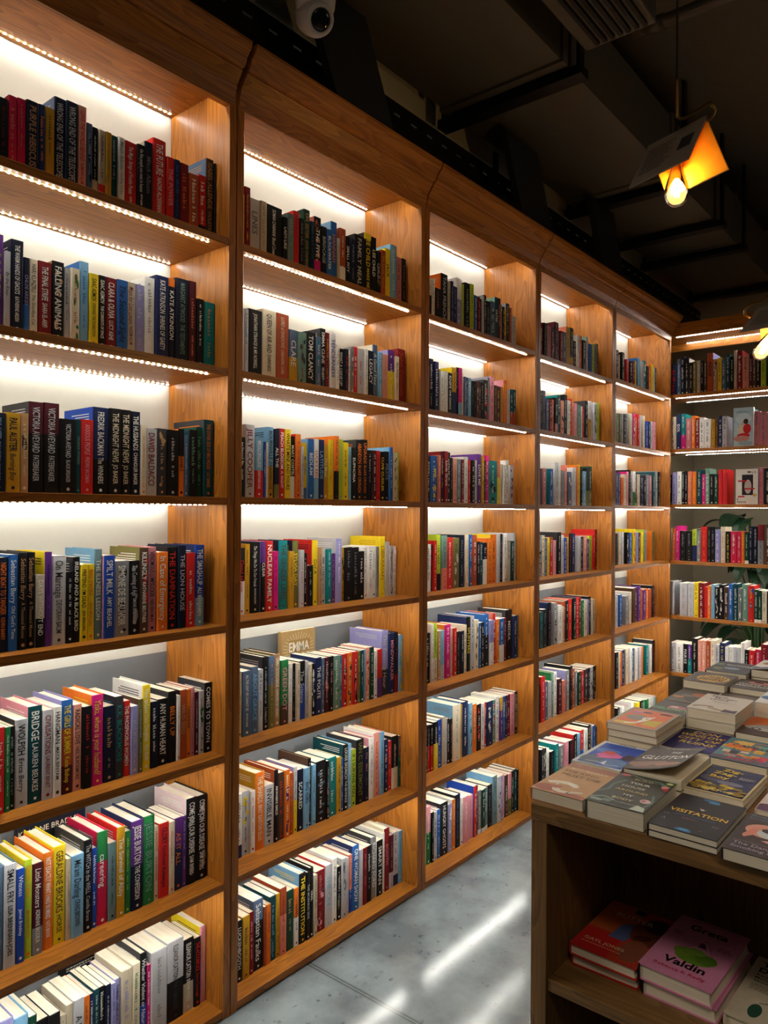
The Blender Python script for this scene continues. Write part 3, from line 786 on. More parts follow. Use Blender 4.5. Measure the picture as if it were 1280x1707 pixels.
(1,7,0.077,'''2854	304	2465	1627	e	K	~
3158	322	2351	1551	V	S	~
3479	340	2265	1495	l	w	~
3818	193	2143	1415	G	w	~
4013	313	1902	1255	k	S	~
4324	266	1919	1267	k/K	w	~
4590	151	1767	1166	e	K	~
4738	183	1956	1291	e	r	THE RA
4920	285	1981	1308	S	K	A NIGHT
5205	175	1907	1259	o	k	~
5379	118	1890	1248	n	w	~
5496	146	1942	1282	T	S	~
5641	159	1931	1274	k	w	~
5799	150	1924	1270	N	w	~
5949	129	1903	1256	V	K	~
6077	164	1922	1269	V	K	~
6239	324	2071	1367	e	V	~	beige book between purple and white ones, bottom shelf, leftmost bookcase
6561	236	2106	1390	c	g	~	cream book between white and black ones, bottom shelf, leftmost bookcase
6794	210	2282	1506	k/K_B:.4	w	Whether Violent or Natural	tall black and royal blue book between white and pink ones, bottom shelf, leftmost bookcase
7008	122	1877	1239	P	w	~
7126	505	2152	1421	S	s	~	thick light grey book between pink and grey ones, bottom shelf, leftmost bookcase
7628	538	2196	1450	S_k:.5	K	ELEANOR CATTON|THE LUMINARIES	light grey and black book between grey and black ones, bottom shelf, leftmost bookcase
8166	362	2025	1336	k_e:.4	w	ELEANOR CATTON|BIRNAM WOOD	black and beige book with white lettering between grey and black ones, bottom shelf, leftmost bookcase
8527	219	1945	1283	k	r	THE ACCOMPLICE|Steve Cavanagh	black book between black and pink ones, bottom shelf, leftmost bookcase
8742	201	2167	1430	p/y	y	~	pink book at the right end of the bottom shelf, leftmost bookcase'''),
(2,1,0.060,'''9812	194	1738	1147	y	R	~	yellow book, twenty-eighth from right, top shelf, second bookcase from left
10004	235	2011	1327	R	y	~	dark red book between yellow and grey ones, top shelf, second bookcase from left
10243	390	1763	1164	S	q	LINES	light grey book, only grey one on the top shelf, second bookcase from left
10634	252	1787	1179	e	s	~	beige book between grey and black ones, top shelf, second bookcase from left
10887	699	1804	1191	k	w	SOMAN CHAINANI|Blood Coven	black book with white lettering between white and black ones, top shelf, second bookcase from left
11591	198	1590	1050	k	w	LADY-LIKE
11788	265	1772	1169	z	a	~	grey-blue book between black and red ones, top shelf, second bookcase from left
12052	255	1940	1280	r	R	~	red book between blue and black ones, top shelf, second bookcase from left
12310	230	1776	1172	k/d	s	~	black book between red and green ones, top shelf, second bookcase from left
12536	278	2153	1421	G	a	OH, SISTER|JODIE CHAPMAN	dark green book, only green one on the top shelf, second bookcase from left
12819	199	1831	1209	N	t	~
13016	318	2061	1360	k/i_P:.3*i	w	THE FIVE	black and magenta book with white lettering, seventeenth from right, top shelf, second bookcase from left
13338	253	1819	1201	k	S	BIRDCAGE	black book with light grey lettering, sixteenth from right, top shelf, second bookcase from left
13592	233	1796	1185	b*N	w	BLACKWATER
13822	294	2145	1416	b/l	o	HANNAH	blue book with orange lettering between blue and white ones, top shelf, second bookcase from left
14122	124	1638	1081	e	r	~
14242	310	2036	1344	u_w:.35	w	~	rust orange and white book between white and black ones, top shelf, second bookcase from left
14555	238	1843	1216	k	w	SMALL PITY
14794	207	1798	1186	N_r:.1	V	~
14999	519	2054	1356	k	S	FAMILY MEAL	black book with light grey lettering, ninth from right, top shelf, second bookcase from left
15518	389	2254	1487	k^y:.1	y	LEE CHILD|MAKE ME	black book with yellow lettering, eighth from right, top shelf, second bookcase from left
15908	276	2208	1457	k/h	w	LEE CHILD	black book with white lettering, seventh from right, top shelf, second bookcase from left
16190	262	1780	1175	k*h	S	CHILD
16452	266	1888	1246	u	Y	~
16717	289	2023	1335	y	k	JACK
17005	403	2251	1485	l	w	~	tall light blue book between yellow and pink ones, top shelf, second bookcase from left
17413	321	1894	1250	f	R	~
17735	255	1918	1266	k	s	~'''),
(2,2,0.060,'''9848	226	1998	1319	S	K	~	light grey book, twenty-seventh from right, second shelf, second bookcase from left
10074	166	2037	1344	S	q	~	light grey book between grey and black ones, second shelf, second bookcase from left
10240	548	2083	1375	k/v	w	JONATHAN STRANGE & MR NORRELL	black book with white lettering between grey and white ones, second shelf, second bookcase from left
10788	583	2191	1446	c	k	QUEEN OF AIR AND|DARKNESS	cream book with black lettering between black and orange ones, second shelf, second bookcase from left
11372	535	2193	1448	u/k	c	LORD of SHADOWS|CASSANDRA CLARE	rust orange book, only orange one on the second shelf, second bookcase from left
11913	384	1771	1169	q_Y:.5	w	CLARE	slate blue book between orange and green ones, second shelf, second bookcase from left
12298	349	1760	1162	x*T	R	~	sage green book, only green one on the second shelf, second bookcase from left
12647	480	1849	1220	k/K	w	TOM CLANCY	black book with white lettering between green and blue ones, second shelf, second bookcase from left
13129	218	1766	1166	q*t	S	~
13344	245	2082	1374	k/K*q	w	EMMA CLINE|GUEST	black book with white lettering between blue and red ones, second shelf, second bookcase from left
13590	192	1986	1311	R*k	y	~
13782	293	2078	1372	w	B	TENDERNESS	white book between red and white ones, second shelf, second bookcase from left
14080	165	1651	1090	w	s	~
14246	259	1567	1050	k	w	WHAT A CARVE UP!
14505	195	1578	1050	N	r	~
14700	137	1589	1050	w	K	~
14835	164	1717	1133	s*w	k	~
14999	227	1757	1160	r	w	~
15227	337	1739	1148	S	r	~	light grey book between red and white ones, second shelf, second bookcase from left
15564	180	1762	1163	w	K	~
15744	320	1746	1153	N	w	LEGACY	dark navy book between white and blue ones, second shelf, second bookcase from left
16062	269	2016	1331	q/c	w	A Good Time
16334	245	1788	1180	l	w	~
16580	326	1757	1160	A	a	~
16904	381	1971	1301	v/V_y:.6	w	~	purple and yellow book, only purple one on the second shelf, second bookcase from left
17287	248	1790	1181	c	K	~
17532	456	2129	1405	R	u	John Connolly	dark red book at the right end of the second shelf, second bookcase from left'''),
(2,3,0.060,'''9887	239	1810	1195	k	w	~	black book, thirty-third from right, third shelf, second bookcase from left
10123	373	2216	1463	S	R	JILLY COOPER	light grey book between black and blue ones, third shelf, second bookcase from left
10500	343	1871	1235	l_r:.45	w	MIDDLE ENGLAND|JONATHAN COE	light blue and red book between grey and blue ones, third shelf, second bookcase from left
10844	100	1737	1146	B	w	~
10945	94	1724	1138	c	K	~
11034	252	2222	1466	l_Y:.45	N	BOURNVILLE|JONATHAN COE	light blue book between white and black ones, third shelf, second bookcase from left
11287	221	2173	1434	N_h:.2	w	ALL THE	dark navy book between blue and red ones, third shelf, second bookcase from left
11508	232	2214	1461	r/k	w	PEACH BLOSSOM|A. RIGHT	red book with white lettering between black and yellow ones, third shelf, second bookcase from left
11740	264	2214	1461	y	k	WHAT'S MINE AND YOURS	yellow book with black lettering between red and black ones, third shelf, second bookcase from left
12007	203	2011	1327	k_w:.35	w	MARY COSTELLO	black and white book between yellow and orange ones, third shelf, second bookcase from left
12209	235	2097	1384	o/r	R	~	orange book between black and grey ones, third shelf, second bookcase from left
12448	119	1721	1136	S	K	~
12566	188	1837	1213	y_q:.2	q	Mr Godley
12752	266	1981	1308	b/l	w	BEDLAM	blue book with white lettering between yellow and white ones, third shelf, second bookcase from left
13019	232	2003	1322	w/l_l:.35	r	LUCKY RED	white and light blue book, nineteenth from right, third shelf, second bookcase from left
13251	275	1999	1320	n	l	LATITUDE	navy blue book between white and yellow ones, third shelf, second bookcase from left
13528	223	1844	1217	Y	c	The Mask
13749	251	2039	1346	y/o	Y	~	yellow book between yellow and orange ones, third shelf, second bookcase from left
13999	238	2182	1440	o_k:.45	d	~	tall orange and black book between yellow and green ones, third shelf, second bookcase from left
14239	250	2089	1379	L	s	~	lime green book between orange and yellow ones, third shelf, second bookcase from left
14490	305	2007	1324	y	k	~	yellow book between green and blue ones, third shelf, second bookcase from left
14797	137	1869	1234	l	N	~
14935	243	1845	1217	k	w	EUPHORIA
15175	345	2152	1421	k/K	o	ABANDON|BLAKE CROUCH	black book with orange lettering, tenth from right, third shelf, second bookcase from left
15519	288	2180	1439	k	o	UPGRADE|BLAKE CROUCH	black book with orange lettering, ninth from right, third shelf, second bookcase from left
15811	238	1824	1204	k	S	~
16049	204	1828	1207	m	w	~
16253	244	1830	1208	r	m	~
16497	247	1786	1179	k	y	CLIVE CUSSLER
16744	260	1839	1214	k	s	PIRATE
17002	205	2016	1331	b/l	w	~
17210	267	1846	1218	c*h	s	~
17477	160	1851	1222	L	w	~'''),
(2,4,0.107,'''10284	259	2074	1369	w^k:.5	r	Dead House	white book with red lettering, thirty-first from right, fourth shelf, second bookcase from left
10542	210	2177	1437	Y	k	~	mustard yellow book between white and black ones, fourth shelf, second bookcase from left
10752	443	2233	1474	k	w	The Things We Do To Our Friends|HEATHER DARWENT	black book with white lettering, twenty-ninth from right, fourth shelf, second bookcase from left
11195	199	2241	1479	k/V^v:.3	w	CLEAR	tall black book between black and red ones, fourth shelf, second bookcase from left
11394	321	2247	1483	r	w	NUCLEAR FAMILY	red book with white lettering, only red one on the fourth shelf, second bookcase from left
11718	242	1911	1261	P/t	k	~	the only pink book on the fourth shelf, second bookcase from left
11956	399	2243	1480	t/N	d	THE GENDER LABEL	teal book between pink and yellow ones, fourth shelf, second bookcase from left
12358	252	1887	1245	Y	d	~	mustard yellow book between teal and green ones, fourth shelf, second bookcase from left
12606	271	2226	1469	h/N	y	SYLVIA DAY	olive book with yellow lettering, only green one on the fourth shelf, second bookcase from left
12881	214	1912	1262	S	f	~
13096	170	1794	1184	k	w	~
13270	259	1377	1050	k/r	S	~
13519	271	2225	1468	y/r	k	Girl A	yellow book with black lettering between black and brown ones, fourth shelf, second bookcase from left
13793	137	1970	1300	a	K	~
13930	228	1898	1252	S	K	~
14158	248	1901	1255	t	w	~
14408	235	1732	1143	v	f	~
14637	307	2255	1488	V/S	w	~	tall lavender book between purple and yellow ones, fourth shelf, second bookcase from left
14947	138	1921	1268	Y*k	k	~
15085	403	1928	1272	k	s	~	black book, twelfth from right, fourth shelf, second bookcase from left
15488	367	1915	1264	k	s	~	black book between two black ones, fourth shelf, second bookcase from left
15857	301	1759	1161	k	w	~
16157	213	1893	1250	w	s	~
16369	291	1923	1269	w	s	~
16660	219	1926	1271	w	k	~
16880	164	1894	1250	s	K	~
17039	352	2273	1500	y	Y	LIBRARIAN	yellow book with mustard yellow lettering between two grey ones, fourth shelf, second bookcase from left
17393	248	2066	1363	S	y	~
17643	221	1908	1259	S*s	K	~
17865	173	1888	1246	w	r	~
18039	84	1743	1150	w	K	~'''),
(2,5,0.078,'''10059	152	1955	1290	c	K	~
10211	368	1980	1307	q	w	ALL THE LIGHT WE CANNOT SEE|ANTHONY DOERR	slate blue book between white and blue ones, fifth shelf, second bookcase from left
10578	277	2062	1361	q*b	l	ABOUT GRACE	slate blue book between blue and grey ones, fifth shelf, second bookcase from left
10856	208	1937	1278	S	K	~	light grey book between blue and black ones, fifth shelf, second bookcase from left
11060	259	2294	1514	k/K	S	~	tall black book between grey and green ones, fifth shelf, second bookcase from left
11318	242	2287	1509	h^q:.4	a	~	tall olive book between black and brown ones, fifth shelf, second bookcase from left
11560	253	2309	1524	a/d	w	EMMA DONOGHUE|LEARNED BY HEART	tan book with white lettering, only brown one on the fifth shelf, second bookcase from left
11815	330	2078	1371	g_d:.3	p	GREEN DOT	green and dark brown book between brown and white ones, fifth shelf, second bookcase from left
12146	182	1922	1268	w	P	~
12328	162	1894	1250	k	s	~
12490	149	1891	1248	c	K	~
12639	294	1922	1268	k_B:.6	S	The Science	black and royal blue book between white and grey ones, fifth shelf, second bookcase from left
12933	145	1888	1246	S	K	~
13079	116	1757	1160	c	d	~
13195	210	1750	1155	k*w	w	~
13403	269	1928	1272	n	w	THE POLITE	navy blue book between black and blue ones, fifth shelf, second bookcase from left
13672	144	1877	1239	q	w	~
13816	210	1878	1240	m*i	w	~
14026	205	1892	1249	k	p	~
14231	358	1863	1229	x*g	w	~	sage green book between black and blue ones, fifth shelf, second bookcase from left
14589	169	1833	1210	q	w	~
14758	257	1855	1224	r*k	w	~
15015	261	1864	1231	o*k	w	~
15276	247	1874	1237	r*k	w	~
15523	125	1851	1222	h	y	~
15648	189	1869	1234	T*t	w	~
15837	146	1866	1232	l	q	~
15981	221	1918	1266	A*r	w	~
16202	214	1912	1262	G*k	w	~
16417	179	1750	1155	w	K	~
16596	276	1773	1170	r_v:.4	u	~
16865	447	2408	1590	K/V^V:.6	S	The Evening Hour	charcoal book between red and blue ones, fifth shelf, second bookcase from left
17313	308	2281	1505	n*k	p	MINDWALKER	navy blue book with pink lettering between two black ones, fifth shelf, second bookcase from left
17620	242	2281	1505	N_R:.3	R	~
17863	259	2151	1419	l*y	y	~	light blue book at the right end of the fifth shelf, second bookcase from left'''),
(2,6,0.086,'''10100	249	1952	1288	w_n:.2	K	~	white book, thirty-first from right, sixth shelf, second bookcase from left
10348	305	1951	1287	S*y	K	~	light grey book between two white ones, sixth shelf, second bookcase from left
10653	198	1904	1256	w	r	~	white book between grey and orange ones, sixth shelf, second bookcase from left
10846	391	2399	1583	o/Y	c	THE SHARDS|BRET EASTON ELLIS	orange book with cream lettering between white and grey ones, sixth shelf, second bookcase from left
11241	408	1891	1248	S	k	INVISIBLE MAN	light grey book with black lettering, twenty-seventh from right, sixth shelf, second bookcase from left
11643	162	2301	1518	k/u	w	AKWAEKE EMEZI	black book between grey and brown ones, sixth shelf, second bookcase from left
11807	264	2152	1421	d/R	r	~	dark brown book, only brown one on the sixth shelf, second bookcase from left
12070	232	2178	1437	o*v	w	~	orange book between brown and orange ones, sixth shelf, second bookcase from left
12303	199	2009	1326	u	o	~	rust orange book between orange and grey ones, sixth shelf, second bookcase from left
12500	164	2161	1426	S/V_y:.5	K	~
12665	279	2021	1334	N	w	SCARRED	dark navy book between grey and blue ones, sixth shelf, second bookcase from left
12943	253	2013	1328	l	n	BIG GIRL	light blue book with navy blue lettering, twentieth from right, sixth shelf, second bookcase from left
13193	140	2266	1495	k/d	w	~
13335	188	2020	1334	l	K	~
13522	497	2061	1360	k*q	w	~	thick black book between blue and black ones, sixth shelf, second bookcase from left
14019	131	1990	1314	k*f	w	~
14148	423	2025	1337	t	w	~	thick teal book, only teal one on the sixth shelf, second bookcase from left
14571	211	1965	1297	Y	k	~
14783	128	1877	1239	b	w	~
14906	250	2320	1531	k/T	w	LOUISE ERDRICH|THE SENTENCE	black book with white lettering, twelfth from right, sixth shelf, second bookcase from left
15156	184	2284	1508	l	w	~
15342	266	2029	1339	L/c	k	IF I SURVIVE YOU	lime green book between blue and black ones, sixth shelf, second bookcase from left
15604	416	2320	1531	k/K	h	IAN C. ESSLEMONT	black book with olive lettering between green and black ones, sixth shelf, second bookcase from left
16023	258	1947	1285	N	f	~
16277	299	2235	1475	w/p	s	~	white book between black and pink ones, sixth shelf, second bookcase from left
16575	314	2349	1550	A/w	r	~	tall peach book, only pink one on the sixth shelf, second bookcase from left
16888	261	2327	1536	l/A	n	~	tall light blue book between pink and blue ones, sixth shelf, second bookcase from left
17153	265	1972	1301	n*r	w	~
17418	229	1848	1219	r	w	~
17645	374	1982	1308	k_c:.4	c	~	black and cream book between red and green ones, sixth shelf, second bookcase from left
18018	104	1947	1285	G^R:.4	w	~'''),
(2,7,0.068,'''9978	227	1834	1210	k	w	LUCKENBOOTH	black book with white lettering, thirty-third from right, bottom shelf, second bookcase from left
10204	289	1877	1239	Y	d	~	mustard yellow book between black and red ones, bottom shelf, second bookcase from left
10492	189	1887	1246	R	p	~	dark red book between yellow and black ones, bottom shelf, second bookcase from left
10678	400	2143	1414	k/q^q:.3	w	Sebastian Faulks	black book with white lettering between red and orange ones, bottom shelf, second bookcase from left
11080	108	1840	1214	u	k	~
11187	178	1857	1226	o	R	~
11363	250	2013	1329	T*t	l	~	dark teal book, only teal one on the bottom shelf, second bookcase from left
11611	162	2018	1332	Y/N	k	~
11771	278	2123	1401	i/u^u:.4	R	~	salmon pink book between yellow and green ones, bottom shelf, second bookcase from left
12051	342	1909	1260	G	a	~	dark green book, only green one on the bottom shelf, second bookcase from left
12391	215	1883	1243	w^o:.5	K	~	white book between green and black ones, bottom shelf, second bookcase from left
12601	316	2284	1508	k/l	y	THE INSTITUTION	black book with yellow lettering between white and black ones, bottom shelf, second bookcase from left
12916	168	2232	1473	k	S	THE MORNING SIDE
13083	178	2312	1526	k	w	VIRAL
13263	156	2016	1331	e	K	~
13418	437	2035	1343	R*p	f	~	thick dark red book between white and grey ones, bottom shelf, second bookcase from left
13853	342	2098	1384	S/r	l	THE CRY	light grey book between red and white ones, bottom shelf, second bookcase from left
14193	232	2211	1459	w	K	~	white book between grey and black ones, bottom shelf, second bookcase from left
14428	235	1832	1209	k*h	w	~
14659	256	2056	1357	S*s	K	~	light grey book between black and grey ones, bottom shelf, second bookcase from left
14915	147	1988	1312	S	i	~
15060	183	2029	1339	i_B:.4	w	~
15240	354	2280	1505	b/n	w	ONE WOMAN SHOW	blue book with white lettering between pink and grey ones, bottom shelf, second bookcase from left
15595	198	2041	1347	S	w	~
15792	209	2031	1341	R	f	~
16000	276	2019	1332	k	w	~	black book between red and grey ones, bottom shelf, second bookcase from left
16273	300	2236	1476	s/K	w	RICHARD FORD	grey book with white lettering between two black ones, bottom shelf, second bookcase from left
16574	334	2015	1330	k/w	w	SMART MAN	black book with white lettering between grey and white ones, bottom shelf, second bookcase from left
16904	126	2208	1457	w	r	~
17028	293	2314	1527	R/c	f	BOOTH	dark red book between white and red ones, bottom shelf, second bookcase from left
17324	238	1972	1301	m_S:.3	f	~
17561	312	2005	1323	S_n:.2	K	~
17872	251	1952	1289	l	z	~'''),
(3,1,0.060,'''19464	214	1693	1117	k^w:.4	k	~
19678	189	1707	1126	w	K	~
19872	447	1404	1050	k/v	u	~
20312	465	2104	1389	k/o	S	TANA FRENCH	black book between black and white ones, top shelf, third bookcase from left
20781	193	1877	1239	e	K	~
20974	152	1924	1270	n	w	~
21128	321	1756	1159	n	V	~
21445	409	2205	1455	V/S^w:.4	w	~	tall lavender book, only purple one on the top shelf, third bookcase from left
21857	174	2023	1335	L	w	~
22030	382	2132	1407	k	S	~
22413	295	2170	1432	L	k	~
22714	134	1803	1190	T	y	~
22848	230	1782	1176	b	w	~
23079	128	1749	1155	R	w	~
23207	185	1714	1131	k	r	~
23391	154	1864	1230	S	K	~
23545	172	1934	1277	k	w	~
23720	373	1729	1141	k	s	~
24093	413	1804	1191	q*k	w	~
24504	274	2074	1369	T/x	w	FATES
24779	217	2083	1375	m	w	~
24999	157	1845	1218	f*y	k	~
25158	159	1772	1169	k	w	~
25318	249	1716	1132	y_a:.3	k	~
25563	288	2033	1342	K/s	w	~
25854	182	1886	1245	u	w	~
26040	405	1540	1050	S_i:.0	r	~'''),
(3,2,0.060,'''19405	167	1844	1217	f	w	~
19568	276	2166	1429	N	w	~
19845	287	2084	1376	n	w	~
20136	104	1831	1208	N	K	~
20241	258	1767	1166	w	s	~
20499	169	1793	1184	w	s	~
20668	171	1807	1192	w	s	~
20839	317	1784	1177	k	w	KNIFE|ONE CHANCE
21153	322	2056	1357	n/y^Y:.5	k	~
21475	103	2106	1390	k/y	w	~
21578	268	2101	1387	P/k_l:.3	k	~
21850	181	1901	1255	c	s	~
22032	167	1786	1178	q	w	~
22200	184	1785	1178	n	w	~
22384	264	1794	1184	l	w	~
22649	204	1705	1125	k	s	~
22853	174	1708	1127	k	s	~
23028	192	1715	1132	d	w	~
23219	169	1725	1138	m	w	~
23389	187	1722	1137	k	c	~
23574	362	1878	1240	K*r	w	~
23934	150	2026	1337	s	S	~
24084	345	2092	1381	p/V	k	~
24434	265	1752	1156	d	a	~
24699	399	1752	1156	m	y	~
25098	220	1779	1174	Y	K	~
25314	329	2112	1394	o/p	y	~
25648	243	1744	1151	S	K	~
25892	274	1758	1160	T_u:.4	w	~
26165	277	1784	1178	T_u:.4	w	~'''),
(3,3,0.060,'''19353	327	1835	1211	k	w	BEERHOLD
19680	477	1887	1245	b*y	w	~	thick blue book between black and pink ones, third shelf, third bookcase from left
20156	215	1933	1276	i	w	~
20369	217	2079	1372	m/R	c	~
20586	284	2114	1395	R/m	w	Linda Grant
20871	208	2092	1381	k	w	~
21082	203	1881	1242	k	s	~
21285	301	1865	1231	A	u	~
21587	306	1858	1226	z	w	~
21893	227	1860	1227	R	w	~
22118	291	1986	1311	w	K	~
22411	209	1856	1225	r	w	~
22620	266	1869	1233	k	w	~
22887	262	1884	1243	S	k	~
23145	306	2166	1430	v	w	LOVE ME
23452	195	2090	1380	Y	w	~
23650	172	1907	1258	m	c	~
23819	290	2148	1418	P	w	~
24112	750	1955	1291	t/k*k	w	~	thick teal book, only teal one on the third shelf, third bookcase from left
24878	261	1991	1314	o_y:.6	w	~
25141	176	1826	1205	e	Y	~
25318	293	1808	1194	w	k	~
25608	279	2033	1342	w	K	~
25890	365	1821	1202	S*v	v	~'''),
(3,4,0.090,'''19792	302	1932	1275	w	k	~
20094	206	1895	1250	m	r	~
20298	237	2068	1365	r	w	~
20533	343	2302	1519	L_k:.3	k	~
20876	402	2265	1495	x_i:.4	v	~	sage green book between green and red ones, fourth shelf, third bookcase from left
21279	471	2171	1433	r	w	~	thick red book between two green ones, fourth shelf, third bookcase from left
21750	467	2148	1418	h*e	K	~	thick olive book between red and black ones, fourth shelf, third bookcase from left
22216	469	2256	1489	N	s	~	thick dark navy book between green and white ones, fourth shelf, third bookcase from left
22684	275	2273	1500	c	Y	~
22960	262	2268	1497	b*r	w	~
23222	375	2236	1476	u	w	~
23600	253	1939	1279	N	w	~
23854	274	1914	1263	T	w	~
24128	330	1879	1240	N_w:.6	w	~
24455	352	2073	1368	o	k	~
24805	503	2232	1473	o/y	k	~	thick orange book between orange and grey ones, fourth shelf, third bookcase from left
25308	274	2270	1498	S	s	~
25582	333	2246	1482	k	s	~
25915	320	2259	1491	w	k	~
26239	324	1869	1233	e	K	~
26563	300	1889	1247	T	w	~
26858	284	2261	1492	S	K	~'''),
(3,5,0.080,'''19683	336	2024	1336	k	w	~
20014	163	2376	1568	w	K	~
20177	294	2366	1562	L_c:.4	K	~
20474	218	2032	1341	a	w	~
20692	294	2014	1330	l_S:.3	s	~
20983	450	2225	1469	P/o	w	~	thick magenta book, only pink one on the fifth shelf, third bookcase from left
21435	213	2024	1336	e	r	~
21648	239	2013	1328	r	w	~
21888	320	1829	1207	k	s	~
22208	269	1816	1199	N	w	~
22474	241	2048	1352	c	K	~
22711	325	2362	1559	k/n	y	SPLINTERS
23035	297	2372	1566	S	k	~
23334	318	2175	1436	c*h	K	~
23654	186	2005	1323	b*k	w	~
23840	291	2003	1322	k	w	~
24126	435	2336	1542	b_k:.6	w	~
24565	355	2028	1339	V_w:.5	K	~
24915	234	2302	1519	r/i	w	~
25152	254	2012	1328	o	w	~
25406	424	1998	1319	b_w:.4	w	~
25830	225	2001	1320	R	w	~
26050	629	2345	1548	k/K	w	MEDEA	black book with white lettering between red and blue ones, fifth shelf, third bookcase from left
26682	311	2007	1325	n	w	~
26993	217	2009	1326	q	s	~'''),
(3,6,0.085,'''19760	202	1924	1270	k_g:.55	w	~
19961	166	1902	1255	k_r:.55	w	~
20127	187	1899	1253	k_r:.55	w	~
20312	302	1957	1292	k_y:.55	w	~
20614	326	1969	1300	B	w	~
20938	234	2034	1342	e	r	~
21172	137	1940	1280	S	K	~
21310	198	1878	1239	k	w	~
21508	190	1836	1212	k	f	~
21692	622	2368	1563	c/l	s	~	thick cream book between black and yellow ones, sixth shelf, third bookcase from left
22313	145	2286	1509	Y	e	~
22457	464	2350	1551	n	w	~	thick navy blue book between yellow and blue ones, sixth shelf, third bookcase from left
22921	300	2213	1461	l*t	w	~
23222	349	2108	1391	o	w	~
23571	354	2040	1346	k*r	w	~
23925	315	2006	1324	w	K	~
24240	182	2005	1323	r*k	w	~
24421	497	1994	1316	n*w	w	~
24918	318	1959	1293	x*r	w	~
25233	310	2070	1366	w	K	~
25544	266	1981	1307	v^Y:.3	w	~
25810	269	1975	1303	b	w	~
26079	185	1962	1295	n	w	~
26264	313	1952	1289	R	w	~
26575	355	1970	1300	p	w	~
26929	283	1994	1316	k	w	COLLEEN HOOVER'''),
(3,7,0.077,'''19634	145	2321	1532	c	K	~
19779	350	2320	1531	p_g:.55	w	~	tall pink and green book between white and black ones, bottom shelf, third bookcase from left
20131	168	2019	1332	k	w	~
20299	245	1967	1298	S	K	~
20544	248	1980	1307	b	w	~
20789	526	2164	1428	k/K	w	HUNGRY GHOSTS	black book with white lettering between blue and purple ones, bottom shelf, third bookcase from left
21315	258	1978	1306	V*w	w	~
21570	221	2126	1403	o/w	w	~
21789	428	2231	1473	N/k	q	~	thick dark navy book between orange and white ones, bottom shelf, third bookcase from left
22219	207	2016	1330	w	k	~
22426	421	1978	1306	p	w	~
22846	408	1890	1248	p	f	~
23248	218	2218	1464	r/B	w	~
23466	176	2186	1443	m	w	~
23644	266	1900	1254	s_w:.1	w	~
23910	292	1866	1232	G_w:.1	w	~
24202	273	1855	1224	z_w:.1	w	~
24474	405	1886	1245	k	s	~
24874	389	2187	1444	z/l	n	~
25263	311	2070	1366	S*m	w	~
25573	194	2048	1351	V	w	~
25766	220	2039	1346	p	w	~
25987	309	1936	1278	d	w	~
26295	288	1941	1281	p_h:.4	w	~
26582	305	1965	1297	k*t	w	~
26885	231	1993	1315	T	w	~
27116	96	1951	1288	k	w	~'''),
(4,1,0.060,'''28845	332	1855	1224	R	w	~
29177	325	1888	1246	k	s	~
29504	440	1801	1189	f/C	R	~
29944	398	1831	1208	m*f	w	~
30338	455	2168	1431	m*q	p	~
30799	179	1824	1204	s	w	~
30978	362	1830	1208	R	w	~
31341	368	1853	1223	q	w	~
31705	481	2195	1449	Y/i	d	~
32187	462	2242	1480	k_Y:.3	L	~
32658	304	1622	1071	m	w	~
32958	307	1981	1307	w	K	~
33266	396	2026	1337	o	w	~
33665	403	1843	1216	k	w	~
34066	321	2102	1388	S/x	K	~
34584	400	1814	1197	b	n	~
34984	362	1895	1251	L	w	~
35347	306	1922	1269	s	K	~
35652	231	2003	1322	d	w	~'''),
(4,2,0.060,'''28782	426	2072	1367	N	s	~
29208	301	2116	1397	n	f	~
29514	353	1731	1143	q	w	~
29868	296	1746	1152	R	w	~
30165	262	1770	1168	i	w	~
30426	341	1900	1254	k_f:.3	w	~
30766	333	2087	1378	T/t	w	~
31103	338	1837	1213	A*k	w	~
31436	395	2184	1441	k	c	~
31836	334	1937	1279	w	K	~
32169	284	2055	1356	r_c:.0	w	~
32453	274	2090	1379	o	w	~
32730	360	1900	1254	p	w	~
33092	479	1845	1218	x*s	w	~
33571	271	1815	1198	w	s	~
33843	216	1827	1206	r	w	~
34055	320	2180	1439	k/K	w	~
34478	400	2206	1456	w_Y:.55	K	~
35174	400	2216	1462	S*h	K	~
35575	432	2235	1475	L	w	~'''),
(4,3,0.060,'''28714	401	1820	1201	T	w	~
29256	400	1840	1214	f	w	~
29885	400	1844	1217	b/t*k	w	~
30538	400	2203	1454	S/w	K	~
30939	232	2211	1459	w	K	~
31286	400	1814	1197	s/i	K	~
31682	279	2122	1401	i	w	~
32105	400	1792	1183	q*w	r	~
32625	400	2045	1350	S/w	w	~
33023	252	2193	1447	o	w	~
33275	282	2219	1464	y	k	~
33559	200	2099	1385	k	w	~
33761	491	1900	1254	l	w	~
34250	411	2097	1384	k_h:.4	h	~
34660	448	2217	1463	G_h:.4	w	~'''),
(4,4,0.090,'''29327	384	2100	1386	s*k	w	~
29711	317	2080	1373	c	k	~
30029	321	1936	1278	q	w	~
30350	300	1952	1288	y	k	~
30650	367	1963	1295	u_r:.6	w	~
31019	321	1796	1186	p	K	~
31549	400	2213	1461	k/K	w	~
31951	280	2071	1367	S	k	~
32233	377	1910	1261	B	w	~
32610	246	1938	1279	Y	k	~
32853	248	2127	1404	k/u	r	~
33260	400	2110	1393	n	w	~
33921	400	1940	1280	S	s	~
34321	350	1913	1263	k	c	~
34670	399	1956	1291	A/p	w	~
35072	375	1770	1168	v	w	~
35445	396	1940	1280	L	k	~
35839	308	2009	1326	r	w	~
36144	231	2294	1514	R/r	w	~'''),
